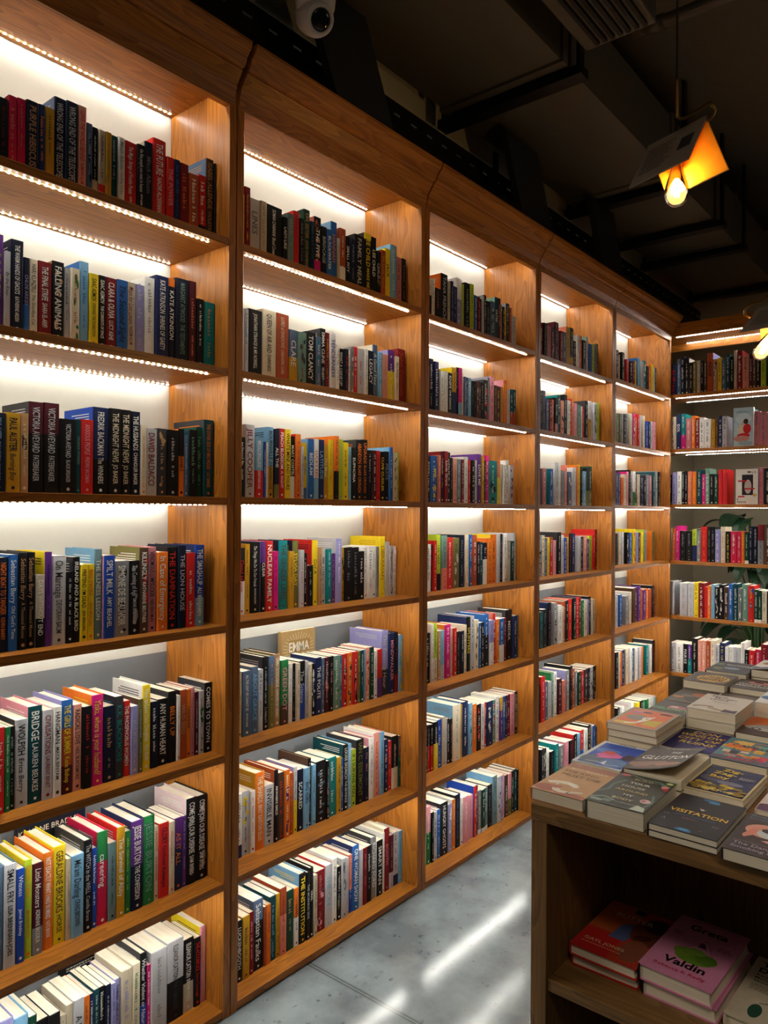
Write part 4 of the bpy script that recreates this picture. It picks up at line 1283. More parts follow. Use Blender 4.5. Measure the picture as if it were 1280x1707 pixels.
(4,5,0.097,'''29673	400	1867	1232	T	x	~
30071	417	1965	1297	k	s	~
30651	400	2251	1486	k/n	f	~
31260	400	2187	1443	s*k	w	~
31766	400	2024	1336	w	k	~
32167	241	1923	1269	c	r	~
32404	213	2165	1429	u	w	~
32616	276	2194	1448	k	w	~
32891	498	2238	1477	r	y	~
33528	400	2237	1476	k*g	w	~
33927	387	2260	1492	r/n	w	~
34314	327	2242	1480	R	w	~
34644	265	2037	1345	g	w	~
34909	368	1964	1296	c	K	~
35276	271	2018	1332	V	K	~
35545	308	2174	1435	k	w	~
35974	400	1982	1308	e	k	~'''),
(4,6,0.085,'''29318	269	1963	1296	k	g	~
29583	465	2300	1518	r/R	w	~
30051	334	1964	1296	q	w	~
30384	395	1907	1258	S	K	~
30773	286	2311	1525	x/g	w	~
31059	406	2277	1503	w	k	~
31571	400	1852	1223	m	w	~
31972	360	1700	1122	i	k	~
32445	400	2159	1425	s/V*f	w	~
32841	373	2328	1537	k	o	~
33216	346	2105	1389	u	w	~
33564	255	1953	1289	s	w	~
34002	400	1829	1207	G*k	w	~
34401	395	1804	1191	r	w	~
34795	469	1833	1210	K*r	w	~
35263	272	1851	1221	N	w	~
35534	343	1851	1222	S*k	w	~
35876	348	1855	1224	k	w	~
36223	151	1844	1217	k_w:.2	w	~'''),
(4,7,0.080,'''29516	400	2257	1489	k	w	~
29915	304	2195	1449	k*e	w	~
30219	308	2122	1400	w	K	~
30699	400	1852	1222	k	t	~
31218	400	2107	1391	t	w	~
31724	400	1916	1265	s*k	w	~
32237	400	1997	1318	p	f	~
32793	400	1944	1283	k	r	~
33293	400	2157	1424	k/r	w	~
33692	385	2112	1394	l	q	~
34231	400	2164	1429	r_b:.5	w	~
34630	433	2153	1421	w	s	~
35060	440	2257	1489	k*a	w	~
35499	343	2204	1455	S	K	~
35843	400	2072	1368	b	w	~
36243	131	1941	1281	n	w	~'''),
(5,1,0.060,'''38306	400	1949	1286	m	w	~
38711	310	1745	1152	Y	w	~
39355	400	1987	1311	k*h	w	~
40044	400	1668	1101	r	w	~
40446	476	1620	1069	k*i	w	~
40922	372	1697	1120	R	w	~
41294	301	1757	1160	y	r	~
41917	400	2060	1360	l/b	w	~
42321	429	1909	1260	S*p	K	~
42749	474	2014	1329	t*w	w	~
43229	482	1750	1155	k	u	~
43709	407	1898	1253	o	w	~
44116	454	1962	1295	y	o	~
44573	334	1841	1215	S	k	~
44908	169	1863	1229	K	w	~'''),
(5,2,0.060,'''38149	440	1837	1212	x	k	~
38589	309	1871	1235	h	w	~
38898	312	1890	1248	h	w	~
39210	386	1910	1261	s	w	~
39596	391	1937	1279	K	w	~
39987	360	1979	1306	s/l	w	~
40495	400	2073	1368	c	s	~
41053	400	2131	1407	P*w	w	~
41457	340	1909	1260	o	w	~
41794	306	2157	1423	r	w	~
42101	386	2146	1417	S	w	~
42835	400	2187	1443	c	K	~
43403	400	1874	1237	B	w	~
43804	408	1900	1254	n	w	~
44212	372	1940	1281	S	K	~
44584	461	1947	1285	p	K	~'''),
(5,3,0.060,'''38376	400	1900	1254	q*k	w	~
38775	345	1993	1315	v	w	~
39322	400	1684	1111	o	r	~
39719	392	1913	1263	c	k	~
40109	289	2082	1374	p/P	w	~
40396	328	2206	1456	k	w	~
41105	400	2152	1420	w/w_g:.4	K	~
41507	341	2111	1393	m	w	~
41849	460	2006	1324	e	w	~
42311	350	1926	1271	N	w	~
42660	314	1970	1300	n	w	~
42974	357	1997	1318	k	w	~
43331	483	2042	1348	s	w	~
44029	400	2019	1332	f*k	w	~
44610	400	2267	1496	T	w	~
45118	400	2368	1563	s*x	w	~
45520	434	2317	1529	k	w	~'''),
(5,4,0.090,'''39170	400	1919	1267	k	t	~
39733	400	1977	1305	e*s	w	~
40133	358	1995	1317	S	K	~
40859	400	1962	1295	k*w	w	~
41381	400	1927	1272	b	w	~
41986	400	2153	1421	y*r	r	~
42570	400	1929	1273	V	k	~
42970	433	1919	1267	d	w	~
43403	419	1941	1281	y	k	~
43967	400	2081	1374	s/L	k	~
45390	400	1963	1296	h/o	k	~'''),
(5,5,0.090,'''39264	400	1922	1269	S	K	~
39820	400	1954	1290	b	w	~
40761	400	1784	1177	s*S	w	~
41385	400	1990	1313	e/w	k	~
41979	400	2181	1439	d	k	~
42379	478	2184	1442	m	w	~
42856	441	2230	1472	v	w	~
43300	448	2001	1320	u/o	Y	~
43748	500	1950	1287	v	w	~
44401	400	1962	1295	o	w	~
44801	469	1920	1267	u	k	~
45267	428	2121	1400	k	s	~
45696	258	2031	1340	R/r	w	~'''),
(5,6,0.090,'''39353	400	2207	1456	k	w	~
39752	278	2201	1452	c	k	~
40029	281	2161	1427	o	k	~
40309	467	2200	1452	n	w	~
40974	400	2214	1461	c	K	~
41520	400	2179	1438	w	s	~
41921	428	2087	1378	q	w	~
42348	478	2077	1371	w	s	~
43043	400	2028	1338	S	K	~
43443	449	1976	1304	o	s	~
44457	400	1981	1308	t	w	~
45164	400	1902	1255	w	n	~
45559	395	2147	1417	k/K	r	~'''),
(5,7,0.080,'''39270	400	2403	1586	k	w	~
40070	400	2316	1529	w	k	~
41566	400	2313	1527	w	p	~	white book between white and yellow ones, bottom shelf, fifth bookcase from left
42518	400	2114	1395	y	k	~
43137	400	2107	1391	k	w	~
43536	498	2037	1344	g	w	~
44185	400	1991	1314	g	k	~
44935	400	1987	1311	w	v	~
45484	400	1963	1296	S	v	~
45884	70	1826	1205	g	w	~'''),
(6,1,0.030,'''-185	478	2109	1392	n*r	r	~
291	246	2412	1592	q	w	~
536	261	2516	1660	N	w	~
797	277	2411	1591	k/w	w	~
1076	249	2091	1380	k	w	~
1324	214	2132	1407	h	w	~
1538	255	2167	1430	e*l	w	~
1792	219	2136	1410	k	w	~
2012	218	2109	1392	d	w	~
2228	366	2564	1693	u/V	k	INSANE
2596	264	2124	1402	a*m	w	~
2860	262	2178	1437	y	k	~
3123	269	2101	1387	q	w	~
3390	235	2327	1536	T	w	~
3625	233	2167	1430	k	w	~
3857	176	2542	1677	e	K	~
4033	342	2484	1639	R	w	~
4376	393	2157	1424	A/p	k	~
4769	218	2149	1418	m	w	~
4987	155	2121	1400	d	w	~
5142	293	2169	1431	k	c	~
5435	306	2130	1406	L	k	~
5742	349	2024	1336	G	w	~'''),
(6,2,0.030,'''-167	425	2213	1460	c	n	~
256	316	2388	1576	n	w	IDOL
572	304	2363	1560	t_P:.4	w	~
878	345	2045	1350	f	w	~
1222	257	2197	1450	o	w	~
1479	272	2027	1338	R	w	~
1751	312	2033	1342	w	k	~
2064	418	1895	1251	w	k	~
2481	273	1864	1231	Y	k	~
2755	173	1844	1217	d	y	~
2926	246	2049	1352	n	w	~
3172	300	2013	1328	S	k	~	light grey book, only grey one on the second shelf, back bookcase
4689	343	2381	1571	i/l	r	~
5033	386	2184	1441	f	v	~
5420	382	2111	1393	f	v	~
5802	303	2038	1345	f	v	~'''),
(6,3,0.030,'''-148	142	1998	1319	k	w	~
-6	318	2157	1424	V	n	~
311	315	2211	1459	w	k	~
626	191	2175	1435	k	w	~
817	208	2223	1467	k	w	~
1025	275	2190	1446	i	y	~
1300	273	2182	1440	o	y	~
1572	339	2289	1511	T	w	~
1912	235	1989	1312	P	w	~
2146	267	2359	1557	x	w	~
2415	249	1975	1304	k	w	~
2664	280	1969	1299	G	w	~
2942	278	2265	1495	r	P	~
3220	300	2256	1489	r	P	~	red book between red and purple ones, third shelf, back bookcase
5064	278	2267	1496	V	n	~
5342	291	2317	1529	f	r	~
5633	485	2266	1496	k	w	~'''),
(6,4,0.030,'''-129	142	2163	1427	c	o	~
13	212	2165	1429	o	w	~
224	298	2322	1533	P	c	~
524	408	1996	1318	k	s	~
933	387	2005	1323	k	s	~
1319	298	2120	1399	n^L:.5	k	~
1618	262	2055	1357	s*p	w	~
1879	403	2290	1511	r	o	~
2282	233	2297	1516	k	s	~
2515	248	2301	1519	k	s	~
2764	328	2132	1407	V	w	~
3091	293	2312	1526	c	r	~
3386	323	2024	1336	k	y	~
3709	368	2031	1341	C	w	~
4077	286	2039	1346	C	w	~
4362	189	2054	1356	o	y	~
4552	235	2016	1331	G_w:.1	w	~
4785	249	2360	1557	N	S	~
5034	263	2381	1572	N	S	~
5297	353	2487	1641	s^R:.4	K	~
5650	485	2492	1645	d	w	~'''),
(6,5,0.030,'''-110	300	2272	1499	S	w	~	light grey book, twentieth from right, fifth shelf, back bookcase
541	503	2189	1445	S	s	~
1044	411	2222	1467	S	s	~
1456	289	2285	1508	y	k	~
1745	354	2268	1497	R	w	~
2100	217	2029	1339	r	k	~
2317	216	2132	1407	o	w	~
2532	231	2207	1457	l	S	~
2764	246	2075	1370	k*e	w	~
3010	294	2240	1478	k*w	w	~
3304	307	2113	1395	d*k	w	~
3611	273	2323	1533	b	w	~
3884	295	2359	1557	T	w	~
4180	214	2089	1378	s*w	k	~
4393	377	2359	1557	x	w	~
4770	358	2299	1518	r*B	y	~
5129	216	2072	1367	G_w:.1	w	~
5345	215	2037	1344	G_w:.1	w	~
5560	289	2019	1332	c	k	~
5849	302	2015	1330	k	w	~'''),
(6,6,0.030,'''-36	335	1952	1289	S	k	~
299	471	1947	1285	w	k	~
770	294	1931	1274	k	w	FOUR ICE
1064	257	1930	1274	v_t:.5	w	~
1320	391	2367	1562	k	c	~
1712	270	2271	1499	A	w	~
1982	268	2302	1519	A	w	~
2250	250	2298	1517	u	w	~
2499	297	2361	1559	c	P	~
2798	279	2136	1409	S	k	~
3076	325	2272	1500	n	y	~
3403	242	2035	1343	w	s	~
3645	273	2064	1363	w	s	~
3918	437	2097	1384	S	s	~
4353	236	2422	1599	w	s	~
4591	235	2026	1337	k	w	~
4826	349	2013	1329	r	w	~
5175	346	2098	1385	C	w	~
5520	403	2475	1634	R	p	~	tall dark red book between red and black ones, sixth shelf, back bookcase
5923	241	2523	1665	k	w	~''')]

NUMS = ('top', 'second', 'third', 'fourth', 'fifth', 'sixth', 'bottom')
CASES = {1: 'leftmost bookcase', 2: 'second bookcase', 3: 'third bookcase', 4: 'fourth bookcase', 5: 'fifth bookcase', 6: 'open bookcase'}
far = MB()
for bay, rw, sb, txtrows in SHELF_BOOKS:
    z = SHELF_Z[bay][rw - 1]
    for ln in txtrows.split('\n'):
        p = ln.split('\t')
        x, t, h, d = (int(q_) / 1e4 for q_ in p[:4])
        code, tc, txt = p[4:7]
        rng = random.Random(ln)
        t -= 0.0004
        jy = rng.uniform(-0.004, 0.004)
        if bay < 6:
            loc = Vector((x, sb + jy, z + 0.0002)); rz = 0.0
        else:
            loc = Vector((BACK_X + sb + jy, -x, z + 0.0002)); rz = -math.pi / 2
        if len(p) > 7:
            o = stand_book(t, d, h, code, tc, txt, rng)
            o.location = loc; o.rotation_euler = (0, 0, rz)
            tag(o, p[7], 'book', 'books on the %s shelf of the %s' % (NUMS[rw - 1], CASES[bay]))
        else:
            M = Matrix.Translation(loc) @ Matrix.Rotation(rz, 4, 'Z')
            hard = h > 0.222
            cover_shell(far, t, d, h, hard, strips_for(code, h), M)
            spine_art(far, t, h, code, tc, txt, rng, M)
            page_box(far, t, d, h, hard, M, 1)
tag(far.build('shelved_books', [COVER, PAPER], colour=True), 'the many smaller books farther along the oak bookcases and across the far end', 'books', kind='stuff')

# ================================================================ display table
TT = 0.875
TX0, TX1, TY0, TY1 = 0.995, 2.66, -0.915, -2.15
tb = empty('display_table', (TX0, TY0, 0))
tag(tb, 'brown oak display table with open shelves, covered in books', 'table')
def tpart(name, lo, hi, mat, bevel=0.0015):
    o = boxpart(name, [lo[0] - TX0, lo[1] - TY0, lo[2]], [hi[0] - TX0, hi[1] - TY0, hi[2]], mat, tb, bevel)
    return o
tpart('tabletop', (TX0, TY1, TT - 0.036), (TX1, TY0, TT), TABLE_Y)
tpart('side_panel', (TX0 + 0.002, TY0 - 0.037, FLOOR_Z), (TX1 - 0.002, TY0 - 0.0005, TT - 0.036), TABLE_Z)
tpart('side_panel', (TX0 + 0.002, TY1 + 0.0005, FLOOR_Z), (TX1 - 0.002, TY1 + 0.037, TT - 0.036), TABLE_Z)
tpart('back_panel', (1.40, TY1 + 0.037, FLOOR_Z), (1.42, TY0 - 0.037, TT - 0.036), TABLE_Z)
tpart('shelf', (TX0 + 0.008, TY1 + 0.0375, 0.480), (1.40, TY0 - 0.0375, 0.506), TABLE_Y)
tpart('shelf', (TX0 + 0.008, TY1 + 0.0375, 0.09), (1.40, TY0 - 0.0375, 0.116), TABLE_Y)
tpart('shelf', (1.42, TY1 + 0.0375, 0.480), (TX1 - 0.008, TY0 - 0.0375, 0.506), TABLE_Y)
tpart('plinth', (TX0 + 0.02, TY1 + 0.0375, FLOOR_Z), (TX0 + 0.04, TY0 - 0.0375, 0.09), TABLE_Y)

def c255(c): return lin(c)
def draw_art(mb, art, surf, wid, hgt):
    """art in cover coordinates (u across, v up, both 0..1); surf maps (u, v, lift) to the book's own space"""
    lift = 0.00025
    asp = hgt / wid
    for it in art:
        kind = it[0]
        if kind == 'rect':
            _, u0, v0, u1, v1, c = it
            mb.face([surf(u0, v0, lift), surf(u1, v0, lift), surf(u1, v1, lift), surf(u0, v1, lift)], lin(c))
        elif kind == 'ell':
            _, u, v, ru, rv, c = it[:6]
            rot = R(it[6]) if len(it) > 6 else 0
            pts = []
            for k in range(20):
                t = 2 * math.pi * k / 20
                a, b = ru * math.cos(t), rv * asp * math.sin(t)
                x, y = a * math.cos(rot) - b * math.sin(rot), (a * math.sin(rot) + b * math.cos(rot)) / asp
                pts.append(surf(min(0.99, max(0.01, u + x)), min(0.99, max(0.01, v + y)), lift))
            mb.face(pts, lin(c))
        elif kind == 'poly':
            mb.face([surf(u, v, lift) for u, v in it[1]], lin(it[2]))
        elif kind == 'stroke':
            _, pts, wdt, c = it
            for (a, b), (a2, b2) in zip(pts[:-1], pts[1:]):
                dx, dy = a2 - a, (b2 - b) * asp
                n_ = math.hypot(dx, dy) or 1
                ox, oy = -dy / n_ * wdt / 2, dx / n_ * wdt / 2 / asp
                mb.face([surf(a - ox, b - oy, lift), surf(a2 - ox, b2 - oy, lift), surf(a2 + ox, b2 + oy, lift), surf(a + ox, b + oy, lift)], lin(c))
        elif kind == 'text':
            _, u, v, size, c, s, al = it[:7]
            wmax = it[7] if len(it) > 7 else 0.92
            bold = it[8] if len(it) > 8 else 0.012
            slant = it[9] if len(it) > 9 else 0.0
            vs, fs, w = text_mesh(s, bold)
            su = size * asp      # cap height is a share of the book's height
            sx = su if w * su <= wmax else wmax / w
            u0 = u - (w * sx / 2 if al == 'c' else (w * sx if al == 'r' else 0))
            mb.raw([surf(min(0.995, max(0.005, u0 + (x + slant * y) * sx)), min(0.995, max(0.005, v + y * size)), lift) for x, y in vs], fs, lin(c))
        elif kind == 'marks':     # lines of small print
            _, u, v, wd_, n, c = it
            rr = random.Random(str(it))
            for k in range(n):
                w = wd_ * rr.uniform(0.6, 1.0); x = u
                while x < u + w:
                    l = rr.uniform(0.02, 0.06)
                    vv = v - k * 0.026
                    mb.face([surf(x, vv, lift), surf(min(x + l, u + w), vv, lift), surf(min(x + l, u + w), vv + 0.012, lift), surf(x, vv + 0.012, lift)], lin(c))
                    x += l + 0.012
        lift += 0.00004

BASIS = Matrix(((0, 0, 1, 0), (0, -1, 0, 0), (1, 0, 0, 0), (0, 0, 0, 1)))
def flat_book(label, x, y, z, t, hgt, wid, bg, art, spine=None, yaw=0.0, group=None, hard=False, bend=0.0, name='book', curl=None):
    mb = MB()
    sp = lin(spine or bg)
    cover_shell(mb, t, wid, hgt, hard, ([(0, hgt, sp)], lin(bg)), front=not (bend or curl))
    if not (bend or curl):
        draw_art(mb, art, lambda u, v, l: (t + l, u * wid, v * hgt), wid, hgt)
    o = mb.build(name, COVER, colour=True)
    pb = MB(); page_box(pb, t, wid, hgt, hard); pb.build('page_block', PAPER, o)
    if bend or curl:
        def surf(u, v, l):
            s = max(0.0, u - 0.04)
            lift = bend * s ** 1.5 * (1 - 0.35 * v)
            return (t + 0.0002 + lift + l, u * wid * (1 - 0.06 * u * (1 if bend > 0.03 else 0.3)), v * hgt)
        cv = MB()
        n = 12
        for l, col in ((0.0, lin((205, 196, 180))), (0.0006, lin(bg))):
            for i in range(n):
                for j in range(4):
                    a, b = i / n, (i + 1) / n; c_, d_ = j / 4, (j + 1) / 4
                    cv.face([surf(a, c_, l), surf(b, c_, l), surf(b, d_, l), surf(a, d_, l)], col)
        co = cv.build('front_cover', COVER, o, colour=True)
        am = MB(); draw_art(am, art, lambda u, v, l: (u, v, l), wid, hgt)
        ao = am.build('cover_print', COVER, co, colour=True)
        bm = bmesh.new(); bm.from_mesh(ao.data)
        for i in range(1, n):      # cut the print along the folds of the curve, then bend it
            bmesh.ops.bisect_plane(bm, geom=bm.verts[:] + bm.edges[:] + bm.faces[:], plane_co=(i / n, 0, 0), plane_no=(1, 0, 0))
        for i in range(1, 4):
            bmesh.ops.bisect_plane(bm, geom=bm.verts[:] + bm.edges[:] + bm.faces[:], plane_co=(0, i / 4, 0), plane_no=(0, 1, 0))
        for vtx in bm.verts:
            vtx.co = Vector(surf(vtx.co.x, vtx.co.y, 0.0008 + vtx.co.z * 3))
        bm.to_mesh(ao.data); bm.free()
    o.matrix_world = Matrix.Translation((x, y, z)) @ Matrix.Rotation(R(yaw), 4, 'Z') @ BASIS
    tag(o, label, 'book', group)
    return o

G = 'books laid flat on the display table'
CREAM = (214, 204, 186)
K_ = (24, 22, 24)
king = [('rect', 0, .86, 1, 1, (158, 104, 84)), ('rect', 0, 0, 1, .86, (190, 146, 98)),
  ('ell', .22, .12, .24, .10, (168, 98, 76)), ('ell', .72, .05, .30, .06, (168, 98, 76)),
  ('poly', [(.08, .30), (.2, .36), (.42, .40), (.62, .37), (.70, .30), (.64, .26), (.5, .31), (.3, .30), (.16, .25)], (222, 208, 186)),
  ('poly', [(.3, .33), (.36, .2), (.5, .12), (.62, .14), (.84, .2), (.88, .17), (.66, .08), (.5, .05), (.36, .08), (.26, .2)], (214, 200, 178)),
  ('ell', .34, .2, .12, .05, (176, 108, 82), 20), ('ell', .56, .33, .12, .035, (228, 222, 204), -20), ('stroke', [(.66, .14), (.62, .09), (.72, .06)], .02, (70, 50, 36)),
  ('text', .5, .80, .042, (226, 206, 170), 'MARY RENAULT', 'c', .9), ('text', .42, .685, .065, (84, 62, 40), 'THE KING', 'c', .8, .0), ('text', .5, .565, .075, (84, 62, 40), 'MUST DIE', 'c', .92, .0)]
flat_book('tan paperback with a pale leaping figure, on the table corner nearest the shelves', 1.015, -0.903, TT, .0245, .209, .121, (158, 104, 84), king, group=G)
blue = [('rect', 0, 0, 1, 1, (206, 208, 210)), ('rect', .08, .05, .97, .93, (52, 84, 178)), ('ell', .35, .62, .26, .1, (84, 120, 200)), ('ell', .28, .22, .24, .17, (86, 98, 122)),
  ('ell', .72, .22, .26, .16, (96, 128, 178)), ('ell', .45, .47, .24, .09, (214, 92, 156), 25), ('poly', [(.28, .3), (.5, .34), (.7, .42), (.74, .52), (.6, .52), (.36, .42)], (222, 108, 168)),
  ('ell', .42, .56, .13, .07, (206, 82, 76)), ('ell', .84, .5, .12, .12, (66, 40, 58)), ('poly', [(.5, .12), (.56, .26), (.6, .12)], (226, 230, 236)), ('stroke', [(.2, .12), (.4, .16), (.62, .1), (.86, .15)], .02, (216, 222, 230)),
  ('text', .52, .945, .04, K_, 'WILLIAM', 'c', .62), ('marks', .12, .015, .75, 1, K_)]
flat_book('blue paperback with a pink figure and pale border, behind the tan one', 1.239, -0.893, TT, .0245, .203, .122, (206, 208, 210), blue, group=G)
vine = (116, 142, 132)
build = [('rect', 0, 0, 1, 1, (72, 74, 68)), ('stroke', [(.02, .9), (.2, .97), (.5, .9), (.75, .92), (.98, .82)], .05, vine), ('stroke', [(0, .3), (.12, .42), (.1, .6), (.22, .78)], .045, (98, 122, 116)),
  ('stroke', [(.6, .84), (.8, .88), (.96, .7)], .035, (104, 130, 122)), ('stroke', [(0, .12), (.2, .2), (.4, .16)], .05, (140, 158, 146)), ('stroke', [(.9, .1), (.96, .3), (.88, .5)], .04, (110, 130, 122)),
  ('ell', .12, .93, .09, .04, (212, 128, 140)), ('ell', .9, .8, .06, .05, (222, 150, 156)), ('ell', .95, .74, .05, .04, (190, 60, 70)), ('ell', .85, .3, .09, .055, (222, 190, 190)), ('ell', .82, .3, .04, .03, (190, 130, 140)),
  ('ell', .14, .08, .12, .035, (156, 168, 156)), ('poly', [(.74, .02), (.8, .16), (.95, .12), (.98, .02)], (196, 206, 190)), ('ell', .3, .1, .08, .03, (126, 142, 134)),
  ('ell', .92, .93, .075, .045, (132, 168, 60)), ('ell', .92, .93, .05, .026, (216, 216, 180)),
  ('text', .5, .83, .052, (190, 170, 140), 'BUILD', 'c', .5), ('text', .5, .705, .055, (238, 234, 222), 'YOUR', 'c', .5), ('text', .46, .58, .055, (206, 194, 172), 'HOUSE', 'c', .62), ('text', .5, .455, .055, (210, 180, 120), 'AROUND', 'c', .74),
  ('text', .52, .33, .055, (244, 240, 232), 'MY', 'c', .3), ('text', .5, .205, .055, (222, 204, 160), 'BODY', 'c', .56), ('text', .5, .115, .026, (176, 184, 176), 'VIOLET KUPERSMITH', 'c', .8)]
flat_book('thick paperback with cream capitals over grey-green flowers, green sticker on it', 0.998, -1.038, TT, .037, .208, .120, (72, 74, 68), build, group=G, yaw=1.0)
vis = [('rect', 0, 0, 1, 1, (40, 38, 46)), ('ell', .5, .95, .13, .03, (48, 110, 160)), ('ell', .56, .91, .09, .03, (66, 136, 190)), ('ell', .5, .04, .12, .05, (48, 120, 176)), ('ell', .5, .06, .08, .02, (96, 160, 206)),
  ('poly', [(.44, .70), (.48, .66), (.5, .68), (.53, .65), (.57, .69), (.52, .63), (.48, .63)], (210, 206, 200)), ('text', .5, .47, .085, (232, 192, 70), 'VISITATION', 'c', .86, .02), ('text', .5, .385, .042, (62, 92, 122), 'JENNY ERPENBECK', 'c', .62),
  ('marks', .34, .33, .34, 1, (170, 110, 110)), ('marks', .06, .36, .12, 2, (120, 116, 120)), ('marks', .8, .3, .12, 2, (120, 116, 120)), ('stroke', [(.1, .2), (.13, .25), (.15, .19)], .008, (150, 148, 150)), ('stroke', [(.7, .1), (.74, .12)], .008, (150, 148, 150))]
va = flat_book('black paperback at the near edge, beneath the one with the yellow word', 0.993, -1.168, TT, .0128, .202, .1285, (40, 38, 46), [], group=G)
flat_book('black paperback with one yellow word and blue bubbles, on top of its pile', 0.993, -1.168, TT + .013, .0128, .202, .1285, (40, 38, 46), vis, group=G, yaw=-.5)
enr = [('rect', 0, 0, 1, 1, (66, 54, 58)), ('text', .06, .93, .045, (98, 128, 148), 'Mariana', 'l', .6), ('text', .06, .865, .045, (98, 128, 148), 'Enriquez', 'l', .6), ('stroke', [(.06, .84), (.9, .84)], .006, (150, 140, 140)),
  ('ell', .42, .6, .32, .17, (224, 156, 138)), ('ell', .5, .55, .22, .12, (196, 208, 208)), ('ell', .46, .62, .14, .06, (66, 54, 58)), ('poly', [(.12, .42), (.2, .62), (.3, .6), (.26, .45), (.16, .36)], (220, 140, 124)), ('poly', [(.4, .36), (.7, .46), (.86, .4), (.6, .3)], (224, 168, 150)),
  ('stroke', [(.06, .26), (.9, .26)], .006, (190, 170, 170)), ('text', .08, .17, .06, (168, 156, 182), 'The Dangers of', 'l', .88), ('text', .08, .085, .06, (168, 156, 182), 'Smoking in Bed', 'l', .88)]
flat_book('dark brown paperback with a salmon-pink face, at the near edge by the right frame side', 0.982, -1.306, TT, .022, .203, .125, (66, 54, 58), enr, group=G)
wp = [('rect', 0, 0, 1, 1, (214, 196, 190)), ('ell', .2, .1, .3, .13, (96, 58, 92)), ('ell', .7, .5, .3, .2, (190, 150, 150))]
flat_book('pale pink paperback with a purple blot behind the dark brown one', 1.20, -1.312, TT, .026, .2, .127, (214, 196, 190), wp, group=G)
rz = random.Random(4)
zig = [('rect', 0, 0, 1, 1, (210, 194, 140)), ('rect', .035, .03, .965, .985, (50, 52, 92)), ('ell', .3, .5, .24, .1, (92, 92, 120)), ('ell', .6, .42, .22, .06, (122, 122, 150)), ('ell', .25, .86, .2, .08, (34, 36, 64))] + \
  [('ell', rz.uniform(.1, .9), rz.uniform(.08, .3), rz.uniform(.05, .1), rz.uniform(.03, .05), rz.choice([(190, 160, 40), (150, 124, 36), (214, 186, 60), (104, 92, 40)])) for _ in range(34)] + \
  [('text', .3, .80, .10, (236, 204, 70), 'Zig-', 'l', .62, .02), ('text', .2, .665, .10, (236, 204, 70), 'Zag-', 'l', .5, .02), ('text', .2, .52, .10, (236, 204, 70), 'Boy', 'l', .5, .02), ('marks', .66, .68, .28, 4, (176, 168, 178)), ('text', .5, .085, .058, (238, 222, 150), 'Tanya Frank', 'c', .8)]
flat_book('navy paperback under another copy, behind the black pile with blue bubbles', 1.222, -1.160, TT, .0145, .2, .1265, (50, 52, 92), [], group=G)
flat_book('navy paperback with three yellow title lines above yellow leaves, topmost of its pile', 1.225, -1.161, TT + .0147, .0145, .198, .1245, (210, 194, 140), zig, group=G, yaw=-1.2)
glu = [('rect', 0, 0, 1, 1, (82, 76, 74)), ('ell', .3, .25, .34, .10, (142, 112, 96), 20), ('ell', .7, .2, .26, .09, (158, 118, 100), -15), ('ell', .5, .1, .4, .05, (122, 92, 80)), ('ell', .2, .42, .2, .06, (112, 96, 90), 30), ('ell', .8, .75, .2, .1, (64, 60, 60)),
  ('text', .5, .90, .03, (200, 192, 184), 'A.K. BLAKEMORE', 'c', .46), ('text', .56, .70, .07, (240, 236, 230), 'THE', 'c', .2, .0, .3), ('text', .5, .42, .16, (246, 243, 238), 'GLUTTON', 'c', .86, -.006, .3)]
flat_book('grey paperback lowest under the one with the lifted cover', 1.207, -1.032, TT, .0225, .21, .132, (82, 76, 74), [], group=G)
flat_book('grey paperback with white scrawled title, its cover curling up', 1.207, -1.032, TT + .0227, .0225, .21, .132, (82, 76, 74), glu, group=G, bend=.032)
wins = [('rect', 0, 0, 1, 1, (48, 42, 104)), ('rect', 0, .7, .3, 1, (30, 28, 60)), ('ell', .8, .2, .2, .1, (70, 60, 130)), ('text', .52, .82, .12, (216, 186, 82), 'DON', 'c', .5, .02, .2), ('text', .5, .66, .12, (216, 186, 82), 'WINSLOW', 'c', .86, .02, .2), ('text', .5, .48, .12, (216, 186, 82), 'CITY OF', 'c', .8, .02, .2), ('text', .55, .3, .12, (216, 186, 82), 'RUINS', 'c', .66, .02, .2)]
flat_book('purple-blue paperback with big yellow slanted capitals, behind the curling grey one', 1.503, -1.014, TT, .025, .2, .130, (40, 36, 70), wins, group=G)
re_ = random.Random(9)
pc = [(70, 128, 150), (214, 170, 60), (206, 72, 92), (230, 196, 110), (120, 170, 160), (226, 130, 60), (70, 60, 80), (224, 200, 180), (206, 92, 140)]
egan = [('rect', 0, 0, 1, 1, (96, 136, 150))] + [('rect', a, b, min(1, a + re_.uniform(.14, .34)), min(1, b + re_.uniform(.08, .2)), re_.choice(pc)) for a, b in [(re_.uniform(0, .85), re_.uniform(.1, .88)) for _ in range(26)]] + \
  [('rect', 0, 0, 1, .16, (96, 88, 104)), ('text', .5, .74, .07, (236, 150, 50), 'THE', 'c', .3), ('text', .5, .62, .09, (60, 40, 50), 'CANDY', 'c', .7), ('text', .5, .48, .09, (236, 176, 50), 'HOUSE', 'c', .7), ('text', .5, .20, .075, (206, 50, 70), 'JENNIFER', 'c', .9, .02), ('text', .5, .09, .075, (206, 50, 70), 'EGAN', 'c', .5, .02)]
flat_book('patchwork-coloured paperback with red capitals, behind the navy pile with yellow leaves', 1.470, -1.146, TT, .03, .208, .13, (96, 136, 150), egan, group=G)
